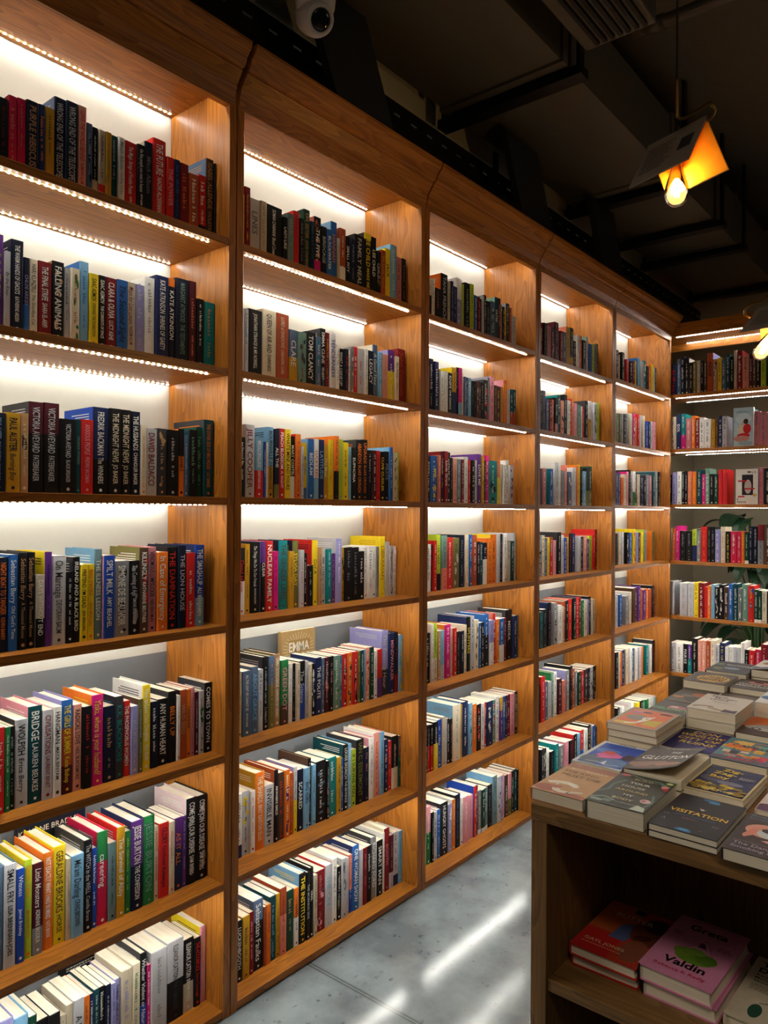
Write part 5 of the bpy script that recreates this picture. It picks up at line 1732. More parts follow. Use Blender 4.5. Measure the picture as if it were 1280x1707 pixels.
ora = [('rect', 0, 0, 1, 1, (166, 148, 128)), ('rect', .08, .05, .93, .93, (226, 122, 78)), ('ell', .36, .48, .22, .14, (152, 142, 130)), ('ell', .22, .72, .14, .05, (176, 128, 160), 20), ('ell', .3, .84, .2, .04, (206, 150, 140)), ('poly', [(.62, .4), (.9, .48), (.9, .14), (.6, .16)], (206, 182, 66)),
  ('ell', .78, .84, .14, .04, (90, 60, 84)), ('ell', .42, .8, .1, .04, (100, 70, 90)), ('ell', .3, .14, .24, .06, (214, 190, 90)), ('stroke', [(.3, .12), (.5, .24), (.55, .4), (.5, .5), (.62, .56)], .07, (240, 234, 222)), ('stroke', [(.48, .2), (.58, .34), (.66, .62)], .04, (244, 240, 230))]
for k, lb in enumerate(('lowest of the four orange-covered paperbacks in the pile by the shelves', 'second from below of the four orange-covered paperbacks', 'third from below of the four orange-covered paperbacks', 'orange paperback with a grey circle, topmost of its tall pile by the shelves')):
    flat_book(lb, 1.462 + .003 * (k % 2), -0.886 - .002 * (k % 3), TT + k * .0172, .0170, .2, .132, (166, 148, 128), ora if k == 3 else [], group=G, yaw=(-.6, .5, -.3, .4)[k])
whi = [('rect', 0, 0, 1, 1, (206, 198, 188)), ('ell', .25, .2, .22, .06, (150, 130, 104), 20), ('ell', .55, .12, .2, .05, (176, 156, 124), -15), ('ell', .25, .17, .14, .03, (206, 198, 188), 20), ('poly', [(.68, .03), (.7, .2), (.86, .17), (.96, .22), (.97, .03)], (74, 52, 66)), ('stroke', [(.08, .12), (.3, .26), (.4, .24), (.6, .1), (.8, .16)], .02, (120, 98, 76)),
  ('text', .16, .86, .07, (76, 54, 70), 'Maria', 'l', .6, .02), ('text', .26, .76, .07, (76, 54, 70), 'Morgan', 'l', .6, .02), ('text', .2, .66, .07, (76, 54, 70), 'Hours', 'l', .6, .02), ('marks', .3, .55, .5, 2, (140, 130, 130))]
for k, lb in enumerate(('lowest of the thick pale paperbacks piled in the middle of the table', 'middle one of the thick pale paperbacks piled on the table', 'thick pale grey paperback with dark purple lettering, topmost of the big pile')):
    flat_book(lb, 1.712 - .002 * k, -1.016 - .001 * k, TT + k * .0277, .0275, .205, .129, (206, 198, 188), whi if k == 2 else [], group=G, yaw=(.3, -.3, .2)[k])
dx = [('rect', 0, 0, 1, 1, (84, 82, 78)), ('ell', .6, .62, .26, .12, (170, 110, 120)), ('ell', .5, .66, .12, .05, (206, 180, 170)), ('text', .5, .44, .12, (96, 176, 120), 'DELICACY', 'c', .92, .02)]
dl = [('rect', 0, 0, 1, 1, (84, 78, 72)), ('ell', .68, .62, .26, .14, (168, 100, 66), -20), ('ell', .2, .35, .16, .08, (176, 120, 74)), ('ell', .4, .5, .2, .08, (116, 112, 100)), ('marks', .1, .08, .8, 1, (206, 196, 176)), ('marks', .1, .2, .5, 3, (146, 136, 120))]
for k, lb in enumerate(('dark paperback below the one with green capitals', 'dark grey paperback with green capitals, behind the orange pile')):
    flat_book(lb, 1.668, -.903, TT + k * .0272, .027, .196, .107, (84, 82, 78), dx if k else [], group=G)
for k, lb in enumerate(('dark brown paperback below the one with a rust-coloured blob', 'dark brown paperback with a rust-coloured blob, between green capitals and gold oval')):
    flat_book(lb, 1.868, -.900, TT + k * .0272, .027, .198, .11, (84, 78, 72), dl if k else [], group=G)
gold = (206, 164, 84)
rg = random.Random(3)
ov = [('rect', 0, 0, 1, 1, (88, 78, 72)), ('ell', .58, .45, .38, .34, gold)] + [('rect', u, v, u + rg.uniform(.025, .06), v + .07, (64, 46, 30)) for v in (.62, .5, .38, .26) for u in [.28 + .075 * i + rg.uniform(0, .02) for i in range(8)]] + [('marks', .3, .12, .5, 2, (190, 170, 140))]
for k, lb in enumerate(('brown-grey paperback lowest under the gold oval one', 'brown-grey paperback in the middle under the gold oval one', 'brown-grey paperback with a big gold oval of lettering, near the corner shelves')):
    flat_book(lb, 2.080, -.888, TT + k * .0262, .026, .172, .132, (88, 78, 72), ov if k == 2 else [], group=G, yaw=(.2, -.3, 0)[k])
ovr = [('rect', 0, 0, 1, 1, (84, 76, 72)), ('ell', .55, .68, .3, .12, (196, 130, 128)), ('ell', .5, .72, .12, .06, (70, 40, 44)), ('text', .5, .42, .1, (226, 220, 212), 'WHITE ON', 'c', .86, .01, .1), ('text', .5, .26, .1, (226, 220, 212), 'MIDNIGHT', 'c', .86, .01, .1)]
for k, lb in enumerate(('dark paperback lowest under the one with white capitals and pink flower', 'dark paperback between two copies, beside the gold oval pile', 'dark paperback with white capitals under a pink flower, right of gold oval')):
    flat_book(lb, 2.112, -1.024, TT + k * .0232, .023, .17, .128, (84, 76, 72), ovr if k == 2 else [], group=G)
bw = [('rect', 0, 0, 1, 1, (92, 84, 78)), ('text', .5, .3, .08, (190, 180, 168), 'CRIMSON', 'c', .8), ('marks', .2, .18, .6, 2, (180, 170, 160)), ('ell', .5, .7, .3, .16, (116, 100, 92))]
flat_book('dull brown paperback lowest behind the big pale pile', 1.93, -1.018, TT, .027, .172, .128, (92, 84, 78), [], group=G)
flat_book('dull brown paperback with faint capitals, just behind the big pale pile', 1.93, -1.018, TT + .0272, .027, .172, .128, (92, 84, 78), bw, group=G)
bl = [('rect', 0, 0, 1, 1, (226, 228, 230)), ('ell', .3, .4, .3, .16, (84, 128, 176)), ('ell', .5, .35, .34, .07, (40, 74, 120)), ('ell', .4, .6, .3, .12, (166, 196, 220)), ('ell', .7, .25, .2, .08, (116, 158, 196))]
for k, lb in enumerate(('lowest blue and white paperback of the pile at the right frame edge', 'middle blue and white paperback of the pile at the right frame edge', 'white paperback with blue waves, topmost of the pile at the right edge')):
    flat_book(lb, 1.892, -1.152, TT + k * .0282, .028, .2, .13, (226, 228, 230), bl if k == 2 else [], group=G)
car = [('rect', 0, 0, 1, 1, (206, 112, 62)), ('rect', 0, 0, 1, .42, (72, 54, 48)), ('ell', .5, .4, .44, .13, (176, 172, 164)), ('ell', .45, .5, .24, .09, (150, 150, 150)), ('ell', .3, .34, .1, .06, (60, 54, 54)), ('ell', .78, .3, .11, .07, (60, 54, 54)), ('ell', .3, .34, .05, .03, (190, 186, 178)), ('ell', .78, .3, .055, .035, (196, 192, 184)),
  ('text', .55, .80, .09, (236, 110, 50), 'SALVAGE', 'c', .86), ('text', .55, .67, .08, (226, 140, 80), 'ROAD', 'c', .6)]
flat_book('orange paperback lowest under the one picturing a car', 1.683, -1.150, TT, .022, .2, .13, (96, 64, 48), [], group=G)
flat_book('orange paperback picturing an old grey car, beside the big pale pile', 1.683, -1.150, TT + .0222, .022, .2, .13, (96, 64, 48), car, group=G)
dk = [('rect', 0, 0, 1, 1, (46, 46, 54)), ('text', .5, .66, .1, (206, 204, 200), 'A SECOND', 'c', .8, .01, .1), ('ell', .5, .4, .2, .1, (120, 140, 160)), ('ell', .2, .3, .12, .1, (110, 120, 70)), ('ell', .1, .7, .1, .1, (96, 116, 70))]
for k, lb in enumerate(('dark paperback lowest in the pile behind the gold oval one', 'dark paperback in the middle of the pile behind the gold oval one', 'dark navy paperback with white capitals and green leaves, behind the gold oval one')):
    flat_book(lb, 2.262, -.908, TT + k * .0282, .028, .2, .132, (46, 46, 54), dk if k == 2 else [], group=G)
cu = [('rect', 0, 0, 1, 1, (212, 206, 198)), ('ell', .5, .62, .42, .2, (170, 132, 54), -8), ('ell', .5, .62, .36, .15, (128, 96, 40), -8), ('poly', [(.02, .3), (.2, .2), (.35, .26), (.5, .14), (.68, .2), (.9, .1), (.98, .2), (.98, .03), (.02, .03)], (84, 92, 116)), ('marks', .2, .5, .6, 3, (206, 164, 84))]
for k, lb in enumerate(('pale paperback lowest in the pile with the curled cover', 'pale paperback second in the pile with the curled cover', 'pale paperback third in the pile with the curled cover', 'pale paperback with a gold oval, its cover curling up at the far end')):
    flat_book(lb, 2.290, -1.046, TT + k * .0252, .025, .2, .134, (64, 64, 70), cu if k == 3 else [], group=G, bend=.03 if k == 3 else 0)
pk = [('rect', 0, 0, 1, 1, (196, 92, 110)), ('ell', .5, .5, .3, .2, (226, 150, 160)), ('text', .5, .2, .09, (90, 40, 50), 'SWEET', 'c', .7)]
for k, lb in enumerate(('rose pink paperback lowest of its pile at the far right', 'rose pink paperback in the middle of its pile at the far right', 'rose pink paperback on top of its pile, right of the white capitals')):
    flat_book(lb, 2.115, -1.156 - .0, TT + k * .0242, .024, .165, .125, (196, 92, 110), pk if k == 2 else [], group=G)

# hardbacks on the table's inner shelf
GB = 'hardbacks on the shelf inside the display table'
but = [('rect', 0, 0, 1, 1, (190, 62, 42)), ('rect', 0, .42, .56, 1, (198, 96, 44)), ('rect', 0, 0, .55, .38, (196, 40, 34)), ('poly', [(.36, .34), (.4, .62), (.58, .7), (.66, .5), (.6, .34)], (92, 106, 150)), ('rect', .42, .88, .58, .98, (40, 34, 36)),
  ('ell', .82, .62, .26, .26, (120, 62, 40)), ('ell', .86, .78, .2, .14, (66, 34, 30)), ('ell', .78, .5, .14, .05, (84, 40, 34), 30), ('ell', .8, .24, .18, .2, (150, 84, 60)), ('text', .5, .74, .075, (226, 186, 150), 'BUTTER', 'c', .82, .004), ('text', .4, .17, .05, (226, 190, 150), 'GAYL JONES', 'c', .74, .004), ('marks', .1, .12, .6, 1, (216, 160, 130))]
flat_book('red hardback lowest of two in the table, under the orange and blue one', 1.085, -0.968, .506, .0235, .235, .148, (176, 36, 32), [], group=GB, hard=True, yaw=1)
flat_book('red and orange hardback with a dark face and blue patch, inside the table', 1.080, -0.966, .530, .0245, .238, .15, (190, 52, 38), but, group=GB, hard=True, yaw=-1)
gre = [('rect', 0, 0, 1, 1, (222, 142, 178)), ('poly', [(.3, .42), (.56, .68), (.8, .42)], (226, 156, 182)), ('stroke', [(.36, .48), (.56, .7), (.74, .48)], .012, (196, 90, 110)), ('ell', .55, .38, .27, .11, (106, 142, 44)), ('ell', .38, .42, .14, .07, (120, 156, 52)), ('ell', .7, .4, .15, .08, (92, 128, 40)), ('ell', .52, .47, .14, .05, (128, 164, 60)),
  ('text', .5, .80, .10, K_, 'Greta', 'c', .78, .03), ('text', .55, .56, .08, (60, 30, 40), '&', 'c', .2, .03), ('text', .5, .18, .10, K_, 'Valdin', 'c', .8, .03), ('text', .5, .09, .045, (196, 36, 70), 'Rebecca K Reilly', 'c', .76, .012), ('marks', .08, .7, .2, 3, (150, 70, 100)), ('marks', .74, .66, .2, 3, (150, 70, 100)), ('marks', .2, .955, .6, 1, (190, 90, 120))]
flat_book('pink hardback lowest of two, partly under the one with a green fruit', 1.085, -1.124, .506, .0300, .25, .15, (214, 140, 172), [], group=GB, spine=(40, 30, 36), hard=True, yaw=-1.5)
flat_book('pink hardback with bold black title and a green fruit, inside the table', 1.082, -1.118, .5365, .0325, .25, .148, (222, 142, 178), gre, group=GB, spine=(40, 30, 36), hard=True, yaw=-2.5)
tod = [('rect', 0, 0, 1, 1, (216, 204, 178)), ('text', .1, .86, .08, (44, 52, 52), 'TOWN', 'l', .8, .03), ('text', .1, .755, .08, (44, 52, 52), 'DOGS', 'l', .8, .03), ('text', .1, .69, .036, (60, 56, 50), 'Karen', 'l', .5), ('text', .1, .64, .036, (60, 56, 50), 'McCarthy', 'l', .5), ('text', .1, .59, .036, (60, 56, 50), 'Woolf', 'l', .5), ('marks', .1, .54, .5, 4, (150, 138, 120)),
  ('ell', .3, .18, .08, .1, (50, 88, 70)), ('ell', .6, .3, .16, .1, (108, 72, 62)), ('ell', .76, .38, .12, .07, (90, 56, 50)), ('stroke', [(.3, .3), (.5, .36), (.8, .46)], .014, (80, 66, 56))]
flat_book('cream hardback with bold dark title, at the lower right frame corner', 1.085, -1.284, .506, .03, .245, .15, (216, 204, 178), tod, group=GB, hard=True, yaw=-2.0)

# ================================================================ books standing face-out behind the rows
def face_out(label, x, y, z, wid, hgt, t, bg, art, lean=0.0, facing='-y', grp=None, spine=None):
    mb = MB(); cover_shell(mb, t, wid, hgt, False, ([(0, hgt, lin(spine or bg))], lin(bg)))
    draw_art(mb, art, lambda u, v, l: (t + l, u * wid, v * hgt), wid, hgt)
    o = mb.build('book', COVER, colour=True)
    pb = MB(); page_box(pb, t, wid, hgt, False); pb.build('page_block', PAPER, o)
    # local x (cover normal) towards the viewer, local y across to the right, z up
    if facing == '-y': B = Matrix(((0, 1, 0, 0), (-1, 0, 0, 0), (0, 0, 1, 0), (0, 0, 0, 1)))
    else: B = Matrix(((-1, 0, 0, 0), (0, -1, 0, 0), (0, 0, 1, 0), (0, 0, 0, 1)))
    o.matrix_world = Matrix.Translation((x, y, z)) @ B
    tag(o, label, 'book', grp)
    return o
emma = [('rect', 0, 0, 1, 1, (190, 158, 106))] + [('stroke', [(.5 + .1 * math.cos(a), .72 + .06 * math.sin(a)), (.5 + .46 * math.cos(a), .72 + .25 * math.sin(a))], .012, (232, 216, 172)) for a in [k * math.pi / 16 for k in range(32)]] + [('rect', .2, .69, .84, .87, (176, 142, 90)), ('text', .52, .715, .13, (246, 240, 224), 'EMMA', 'c', .6, .02)]
Z25 = SHELF_Z[2][4]
face_out('gold book standing face-out behind the row, one white word, second bookcase', 1.333, 0.262, Z25 + .0003, .168, .262, .018, (190, 158, 106), emma)
kb = [('rect', 0, 0, 1, 1, (34, 36, 48)), ('text', .48, .875, .06, (236, 226, 206), 'KALIANE BRADLEY', 'c', .92, .012), ('rect', .86, .1, 1, .95, (30, 40, 60))]
face_out('dark navy book face-out behind the sixth-shelf row, cream capitals along its head', 0.425, 0.262, SHELF_Z[1][5] + .0003, .185, .245, .02, (34, 36, 48), kb)
ac = [('rect', 0, 0, 1, 1, (28, 24, 26)), ('text', .5, .86, .07, (206, 70, 66), 'ACCOMPLICE', 'c', .9, .012), ('marks', .1, .75, .7, 2, (200, 190, 180))]
face_out('black book face-out behind the bottom row of the leftmost bookcase, red capitals', 0.545, 0.262, SHELF_Z[1][6] + .0003, .15, .236, .02, (28, 24, 26), ac)
kiss = [('rect', 0, 0, 1, 1, (176, 204, 216)), ('ell', .5, .72, .4, .14, (206, 222, 228)), ('ell', .4, .42, .17, .17, (226, 200, 176)), ('ell', .68, .45, .2, .13, (204, 40, 44)), ('ell', .5, .6, .1, .06, (206, 190, 160)), ('ell', .62, .64, .12, .07, (60, 40, 38)), ('ell', .5, .28, .32, .06, (206, 44, 48)), ('ell', .4, .2, .4, .08, (196, 140, 130)), ('ell', .6, .08, .36, .06, (150, 176, 190)), ('marks', .16, .9, .7, 2, (96, 110, 130))]
face_out('pale blue book face-out picturing a couple in red, on the end bookcase', BACK_X + .050, -.388, SHELF_Z[6][1] + .0003, .118, .246, .03, (176, 204, 216), kiss, facing='-x', spine=(218, 124, 104))
ms = [('rect', 0, 0, 1, 1, (232, 226, 216)), ('rect', .28, .26, .78, .84, (44, 36, 42)), ('ell', .55, .5, .16, .2, (196, 176, 166)), ('rect', .1, .64, .5, .68, (200, 40, 50)), ('rect', .4, .42, .86, .46, (200, 40, 50)), ('rect', .1, .2, .4, .24, (200, 40, 50)), ('ell', .85, .26, .09, .045, (206, 172, 90)), ('text', .72, .88, .07, (40, 32, 36), 'Mrs S', 'c', .4, .012), ('text', .06, .12, .06, (40, 32, 36), 'K', 'l', .2), ('text', .06, .04, .065, (40, 32, 36), 'Patrick', 'l', .7, .012)]
face_out('white book face-out with a framed pale figure and red bars, end bookcase', BACK_X + .050, -.402, SHELF_Z[6][2] + .0003, .130, .224, .025, (232, 226, 216), ms, facing='-x')

# ================================================================ pendant lamps shaped like open books
A_, B_, D_, E_ = Vector((1.3705, -1.0261, 2.4007)), Vector((1.3634, -1.1647, 2.4276)), Vector((1.2611, -1.0214, 2.2658)), Vector((1.3155, -1.2269, 2.2743))
ROOTP = Vector((1.318, -1.111, 2.9))
SHADE_OUT = plain('printed_board', (150, 138, 122), 0.6)
WARM_LINING = plain('gold_leaf_lining', (224, 160, 48), 0.45)  # yellowish paper lining, the bulb's orange light put into its colour
INK = plain('printing_ink', (40, 36, 34), 0.6)
def glass_mat():
    mt, nt, b, N, L = newmat('amber_bulb_glass')
    nt.nodes.remove(b)
    tr = N('ShaderNodeBsdfTransparent'); tr.inputs[0].default_value = (1.0, 0.86, 0.58, 1)
    gl = N('ShaderNodeBsdfGlossy'); gl.inputs['Roughness'].default_value = 0.05
    fr = N('ShaderNodeFresnel'); fr.inputs[0].default_value = 1.25
    tl = N('ShaderNodeBsdfTranslucent'); tl.inputs[0].default_value = (1.0, 0.7, 0.3, 1)
    m0 = N('ShaderNodeMixShader'); m0.inputs[0].default_value = 0.10
    L(tr.outputs[0], m0.inputs[1]); L(tl.outputs[0], m0.inputs[2])
    mx = N('ShaderNodeMixShader')
    L(fr.outputs[0], mx.inputs[0]); L(m0.outputs[0], mx.inputs[1]); L(gl.outputs[0], mx.inputs[2])
    L(mx.outputs[0], nt.nodes['Material Output'].inputs['Surface'])
    return mt
GLASS = glass_mat()
FILAMENT = emit('hot_filament', (1.0, 0.62, 0.22), 160.0)
def pendant(label, ROOTP, A_, B_, D_, E_, BULB, key, power):
    root = empty('pendant_lamp', ROOTP)
    tag(root, label, 'lamp', 'pendant lamps made of open books')
    def rel(p): return Vector(p) - ROOTP
    def board(name, a, b, c, d, inside, parent):
        """a cover board with an orange-toned lining on the side facing the bulb"""
        a, b, c, d = (rel(p) for p in (a, b, c, d))
        n = (b - a).cross(d - a).normalized()
        if n.dot(rel(inside) - a) < 0: n = -n
        mb = MB()
        lo = [a, b, c, d]; hi = [p - n * 0.004 for p in lo]
        mid = [p - n * 0.0005 for p in lo]
        mb.raw(hi + mid, [(0, 1, 2, 3), (0, 4, 5, 1), (1, 5, 6, 2), (2, 6, 7, 3), (3, 7, 4, 0)], mi=0)
        k = 0.02
        ctr = sum(lo, Vector()) / 4
        ins = [p + (ctr - p) * k for p in lo]
        mb.raw(ins, [(0, 1, 2, 3)], mi=1)
        mb.raw([p + n * 0 for p in mid], [(0, 1, 2, 3)], mi=1)
        # print on the outside: lines of text and a dark picture
        def q(u, v): return (hi[0] * (1-u) * (1-v) + hi[1] * u * (1-v) + hi[2] * u * v + hi[3] * (1-u) * v) - n * 0.0004
        for i in range(9):
            v0 = 0.16 + i * 0.075
            mb.raw([q(0.08, v0), q(0.56 - 0.05 * (i % 3), v0), q(0.56 - 0.05 * (i % 3), v0 + 0.022), q(0.08, v0 + 0.022)], [(0, 1, 2, 3)], mi=2)
        mb.raw([q(0.68, 0.28), q(0.9, 0.28), q(0.9, 0.6), q(0.68, 0.6)], [(0, 1, 2, 3)], mi=2)
        return mb.build(name, [SHADE_OUT, WARM_LINING, INK], parent)
    ctr = (A_ + B_ + D_ + E_) / 4 + Vector((0, 0, -.02))
    C2 = B_ + (D_ - A_); F2 = A_ + (E_ - B_)
    board('shade_cover', A_, B_, C2, D_, ctr, root)
    board('shade_cover', A_ + Vector((.004, -.001, 0)), B_ + Vector((.004, -.001, 0)), E_, F2, ctr, root)
    sp = MB(); sp.tube([rel(A_ + Vector((.002, 0, .003))), rel(B_ + Vector((.002, 0, .003)))], 0.006, 8)
    sp.build('shade_spine', SHADE_OUT, root)
    rod = MB()
    pts = []
    for i in range(len(key) - 1):       # smooth the bend
        p0, p1, p2, p3 = (Vector(key[max(0, min(len(key) - 1, j))]) for j in (i - 1, i, i + 1, i + 2))
        for s in range(4):
            t = s / 4
            pts.append(0.5 * ((2 * p1) + (p2 - p0) * t + (2 * p0 - 5 * p1 + 4 * p2 - p3) * t * t + (3 * p1 - p0 - 3 * p2 + p3) * t ** 3))
    pts.append(Vector(key[-1]))
    rod.tube([rel(p) for p in pts], 0.0042, 10)
    rod.build('rod', BRASS, root, smooth=True)
    cab = MB(); cx, cy, cz = key[0]
    cab.tube([rel((cx, cy, cz - .005)), rel((cx, cy, 3.72))], 0.0026, 8)
    cab.build('cord', CABLE, root)
    rose = MB(); rose.lathe([(0.0, 3.749), (0.05, 3.749), (0.05, 3.73), (0.0, 3.72)], rel((cx, cy, 0)), 24)
    rose.build('ceiling_rose', BLACK_METAL, root)
    tip = (A_ + B_) / 2 + Vector((0, 0, -.006))
    Qb = (tip - BULB).normalized().to_track_quat('Z', 'Y').to_matrix()
    ctr_ = rel(BULB)
    def along(h_): return ctr_ + Qb @ Vector((0, 0, h_))
    sk = MB(); sk.lathe([(0.0, .088), (0.008, .088), (0.0130, .080), (0.0130, .048), (0.0, .047)], ctr_, 20, mat=Qb)
    sk.tube([along(.086), rel(tip)], 0.003, 8)
    sk.build('socket', BRASS, root, smooth=True)
    bl_ = MB(); prof = [(0.0125, .052), (0.0135, .044), (0.0175, .026), (0.0225, .006), (0.0265, -.016), (0.0272, -.030), (0.0245, -.044), (0.0175, -.054), (0.008, -.0595), (0.0, -.0605)]
    bl_.lathe(prof, ctr_, 28, mat=Qb)
    bo = bl_.build('bulb', GLASS, root, smooth=True)
    fi = MB()
    for k in range(4):
        t = math.pi / 2 * k + .4
        fi.tube([ctr_ + Qb @ Vector((r_ * math.cos(t), r_ * math.sin(t), h_)) for r_, h_ in ((.0035, .03), (.0085, -.002), (.0045, -.038))], 0.0012, 6)
    fi.build('filament', FILAMENT, bo)
    l = bpy.data.lights.new('pendant_bulb_light', 'POINT')
    l.energy = power; l.color = (1.0, 0.68, 0.34); l.shadow_soft_size = 0.008
    lo = bpy.data.objects.new('pendant_bulb_light', l); COL.objects.link(lo)
    lo.parent = root; lo.location = rel(BULB + Vector((0, 0, -.005)))
    return root
key = [(1.318, -1.111, 2.521), (1.3185, -1.111, 2.47), (1.3195, -1.1115, 2.44), (1.322, -1.114, 2.430), (1.330, -1.124, 2.428), (1.348, -1.146, 2.444), (1.366, -1.168, 2.4615), (1.372, -1.175, 2.460), (1.3755, -1.179, 2.449), (1.372, -1.175, 2.434), (1.366, -1.168, 2.424), (1.363, -1.162, 2.421)]
pendant('hanging lamp made of an open book, bare amber bulb in full view', ROOTP, A_, B_, D_, E_, Vector((1.317, -1.112, 2.273)), key, 3.0)
key = [(2.2411, -1.1175, 2.32), (2.2411, -1.1175, 2.2671), (2.2405, -1.1165, 2.2474), (2.2365, -1.1115, 2.2246), (2.2241, -1.0963, 2.2067), (2.2029, -1.0704, 2.1966), (2.1891, -1.0537, 2.1836), (2.1855, -1.0491, 2.1658), (2.1906, -1.0552, 2.154), (2.2007, -1.0675, 2.1501), (2.2119, -1.0812, 2.168)]
pendant('hanging lamp made of an open book, cut by the right frame edge', Vector((2.2411, -1.1175, 2.6)), Vector((2.2118, -1.0811, 2.1739)), Vector((2.2318, -1.2811, 2.1859)), Vector((2.0794, -1.0611, 2.0765)), Vector((2.3468, -1.2711, 2.0859)), Vector((2.2341, -1.1073, 2.0655)), key, 3.0)

# ================================================================ things under the ceiling
def strut_duct(x0, x1, y0, y1, z0, z1):
    e = empty('ventilation_duct', (x0, y0, z0))
    tag(e, 'broad dark rectangular duct running above the bookcases, carried on cross bars', 'duct')
    b = MB()
    n = 6
    for k in range(n):
        a = (x1 - x0) * k / n; c = (x1 - x0) * (k + 1) / n - 0.006
        b.box((a, 0, 0), (c, y1 - y0, z1 - z0))
        b.box((c - .02, -.012, -.012), (c + .02, y1 - y0 + .012, z1 - z0 + .012))
    b.build('duct_body', DUCT_MAT, e)
    for xb in (-0.2, 0.75, 2.26, 3.51, 4.20, 4.69, 5.7):
        if xb < x0 + .05: continue
        s = MB(); s.box((xb - x0 - .035, -0.06, -0.05), (xb - x0 + .035, y1 - y0 + .06, -0.013))
        s.box((xb - x0 - .02, -0.05, -0.02), (xb - x0 + .02, -0.035, 3.749 - z0)); s.box((xb - x0 - .02, y1 - y0 + .035, -0.02), (xb - x0 + .02, y1 - y0 + .05, 3.749 - z0))
        s.build('cross_bar', BLACK_METAL, e)
strut_duct(-1.5, 5.9, -0.39, 0.165, 3.25, 3.55)
ac_ = empty('air_conditioner', (0.6, -0.735, 3.28))
tag(ac_, 'dark ceiling air unit with a slatted grille, at the top of the photo', 'air conditioner')
boxpart('case', (0, 0, 0), (1.64, 0.27, 0.30), DUCT_MAT, ac_, 0.006)
gr = MB()
for k in range(7): gr.box((0.3, 0.022 + k * .030, -0.014), (1.61, 0.036 + k * .030, -0.0005))
gr.build('grille', BLACK_METAL, ac_)
tr = empty('cable_tray', (-1.2, 0.16, 3.035))
tag(tr, 'perforated dark cable tray running along the wall above the bookcases', 'cable tray')
t_ = MB()
LT = 7.0
for k in range(int(LT / 0.11)):
    x = k * 0.11
    t_.box((x, 0, 0.046), (x + 0.07, 0.002, 0.056)); t_.box((x, 0.055, 0), (x + 0.07, 0.065, 0.002))
t_.box((0, 0, 0), (LT, 0.002, 0.046)); t_.box((0, 0, 0.056), (LT, 0.002, 0.10))
t_.box((0, 0.002, 0), (LT, 0.055, 0.002)); t_.box((0, 0.065, 0), (LT, 0.118, 0.002)); t_.box((0, 0.118, 0), (LT, 0.12, 0.10))
t_.build('tray', BLACK_METAL, tr)
for k in range(5):
    cb = MB(); rr = random.Random(k)
    cb.tube([(i * 0.35, 0.025 + 0.018 * k + rr.uniform(-.004, .004), 0.012 + rr.uniform(0, .012)) for i in range(20)], 0.0055, 6)
    cb.build('cable', CABLE if k % 2 else plain('grey_cable', (92, 88, 80), 0.6), tr)
for k in range(6): boxpart('wall_bracket', (0.4 + k * 1.2, 0.1205, 0.02), (0.44 + k * 1.2, 0.1285, 0.3), BLACK_METAL, tr)
for k, (x, lb) in enumerate(((1.37, 'leaning dark board above the second bookcase'), (2.62, 'leaning dark board above the third bookcase'), (3.53, 'leaning dark board above the fourth bookcase'))):
    b = MB()
    w = 0.30
    v = [(0, 0, 0), (w, 0, 0), (w, .03, 0), (0, .03, 0), (-.19, 0, .39), (w - .19, 0, .39), (w - .19, .03, .39), (-.19, .03, .39)]
    b.raw(v, [(0,3,2,1),(4,5,6,7),(0,1,5,4),(1,2,6,5),(2,3,7,6),(3,0,4,7)])
    o = b.build('hanging_board', CABLE); o.location = (x, 0.0, 2.842 - .02 + .0)
    tag(o, lb, 'board', 'leaning boards above the bookcases')
cc = empty('security_camera', (1.0096, -0.2243, 2.874))
tag(cc, 'white domed security camera looking down from the ceiling', 'camera')
hd = MB()
Q = (Vector((-.25, -.85, -.62))).normalized().to_track_quat('Z', 'Y').to_matrix()
prof = [(0, -.062), (.026, -.058), (.044, -.045), (.0475, -.02), (.0475, .012), (.042, .034), (.031, .0435), (.0305, .040), (0, .040)]
hd.lathe(prof, (0, 0, 0), 32, mat=Q)
ho = hd.build('head', WHITE_PLASTIC, cc, smooth=True)
le = MB(); le.lathe([(0, .0475), (.012, .0465), (.022, .0435), (.0285, .0405), (.0285, .0385)], (0, 0, 0), 28, mat=Q)
le.build('lens', LENS_GLASS, ho, smooth=True)
ba = MB(); ba.lathe([(0.0, .36), (.058, .36), (.058, .06), (.055, .03), (.048, .012), (0, .012)], (0, 0, 0), 32)
ba.build('base', WHITE_PLASTIC, cc, smooth=True)
wc = MB(); wc.tube([(-.05, .02, .06), (-.09, .045, .056), (-.135, .07, .045), (-.16, .085, .03), (-.165, .09, .02)], .004, 8)
wc.build('lead', WHITE_PLASTIC, cc, smooth=True)
pp = MB()
pp.tube([(2.45, -.60, 3.72), (2.45, -.60, 3.45), (2.45, -.615, 3.425), (2.45, -.64, 3.415), (2.45, -.95, 3.415), (2.45, -2.6, 3.415)], .024, 14)
pp.tube([(2.45, -.60, 3.52), (2.45, -.60, 3.41)], .03, 14); pp.tube([(2.45, -.62, 3.415), (2.45, -.69, 3.415)], .03, 14)
o = pp.build('water_pipe', PIPE_MAT, smooth=True)
tag(o, 'dark water pipe with an elbow under the ceiling, upper right', 'pipe')
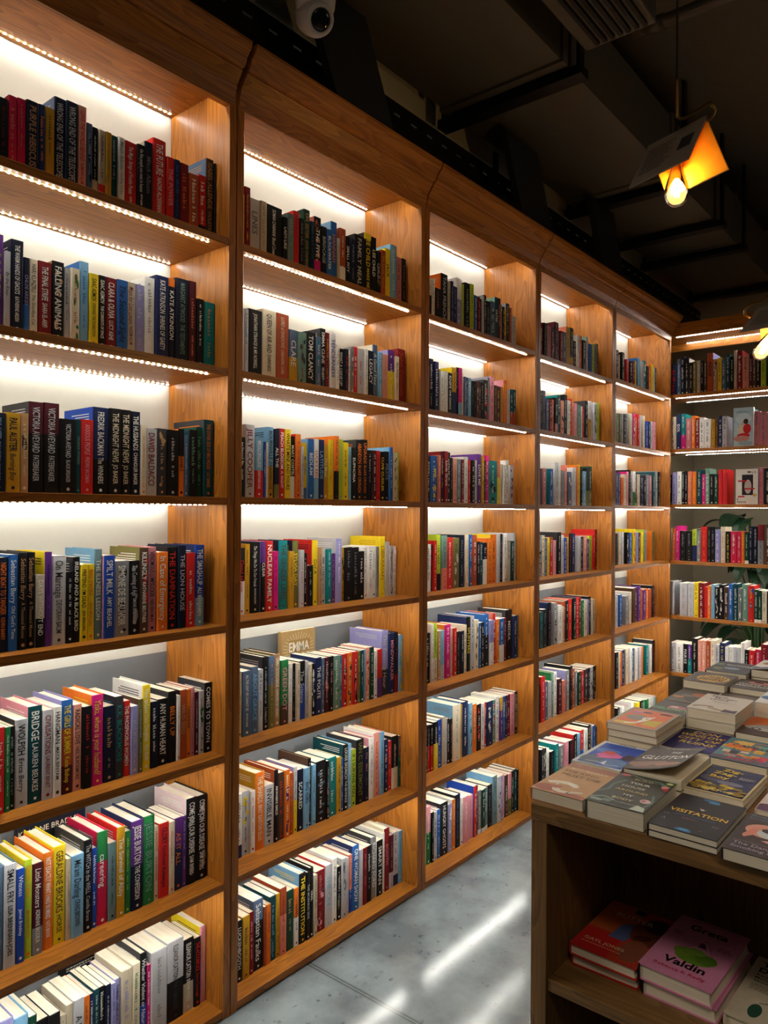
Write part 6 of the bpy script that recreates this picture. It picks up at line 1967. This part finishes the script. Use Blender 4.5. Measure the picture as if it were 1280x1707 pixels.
for k, (x, y, lb) in enumerate(((1.95, -1.55, 'dark recessed ceiling hatch nearest the pipe'), (3.0, -1.60, 'dark recessed ceiling hatch farther from the pipe'))):  # ceiling coffers, their shaded depth put in as black panels
    b = empty('ceiling_hatch', (x, y, 3.75)); tag(b, lb, 'hatch', 'ceiling hatches')
    f_ = MB()
    for lo, hi in (((0, 0, -.05), (.85, .05, -.001)), ((0, .45, -.05), (.85, .5, -.001)), ((0, .05, -.05), (.05, .45, -.001)), ((.80, .05, -.05), (.85, .45, -.001))): f_.box(lo, hi)
    f_.build('frame', DARK_PAINT, b)
    boxpart('panel', (.05, .05, -.01), (.80, .45, -.002), BLACK_METAL, b)
lc = MB(); lc.tube([(1.72 + .55 * i / 10 * 2, -1.05 - .55 * i / 10, 3.2 - .22 * math.sin(math.pi * i / 10)) for i in range(11)], .005, 8)
lc.tube([(1.72, -1.05, 3.2), (1.72, -1.05, 3.745)], .005, 8); lc.tube([(2.82, -1.6, 3.2), (2.82, -1.6, 3.745)], .005, 8)
tag(lc.build('hanging_cable', CABLE), 'black cable drooping between two points of the ceiling', 'cable')

# ================================================================ behind the end bookcase
LEAF = plain('plant_leaf', (30, 54, 36), 0.35, noise=0.25, scale=12)
STEM = plain('plant_stem', (58, 84, 44), 0.6)
pl = empty('potted_plant', (5.42, -.36, FLOOR_Z))
tag(pl, 'broad-leaved green plant standing behind the end bookcase', 'plant')
pot = MB(); pot.lathe([(0, 0), (.15, 0), (.2, .36), (.21, .38), (.19, .38), (.17, .34), (0, .34)], (0, 0, 0), 28)
pot.build('pot', plain('dark_pot', (46, 42, 40), 0.5), pl, smooth=True)
rp_ = random.Random(12)
lf = MB(); stm = MB()
for k in range(44):
    a = rp_.uniform(0, 2 * math.pi); h0 = rp_.uniform(.35, 1.45); rad = rp_.uniform(.06, .24)
    base = Vector((rad * .35 * math.cos(a), rad * .35 * math.sin(a), h0 * .55 + .15)); tip0 = Vector((rad * math.cos(a), rad * math.sin(a), h0))
    stm.tube([(0.03 * math.cos(a), 0.03 * math.sin(a), .34), base, tip0], .006, 6)
    ln = rp_.uniform(.22, .34); wd = ln * rp_.uniform(.19, .28)
    dr = Vector((math.cos(a), math.sin(a), 0)); sd = Vector((-math.sin(a), math.cos(a), 0)); n = 8
    rows_ = []
    for i in range(n + 1):
        s = i / n
        p = tip0 + dr * ln * s * (1 - .25 * s) + Vector((0, 0, ln * (.30 * s - .75 * s * s)))
        w = wd * math.sin(math.pi * min(1, s * .94 + .05)) ** .8 + .001
        rows_.append((p - sd * w + Vector((0, 0, w * .25)), p, p + sd * w + Vector((0, 0, w * .25))))
    for i in range(n):
        a0, b0, c0 = rows_[i]; a1, b1, c1 = rows_[i + 1]
        lf.face([a0, b0, b1, a1]); lf.face([b0, c0, c1, b1])
lf.build('foliage', LEAF, pl, smooth=True)
stm.build('stem', STEM, pl)
dw = MB(); dw.box((5.62, -1.75, 0), (5.70, -.82, 3.0))
tag(dw.build('door_1', wood('red_brown_door', 2, (96, 48, 30), (66, 30, 20), 0.45)), kind='structure')
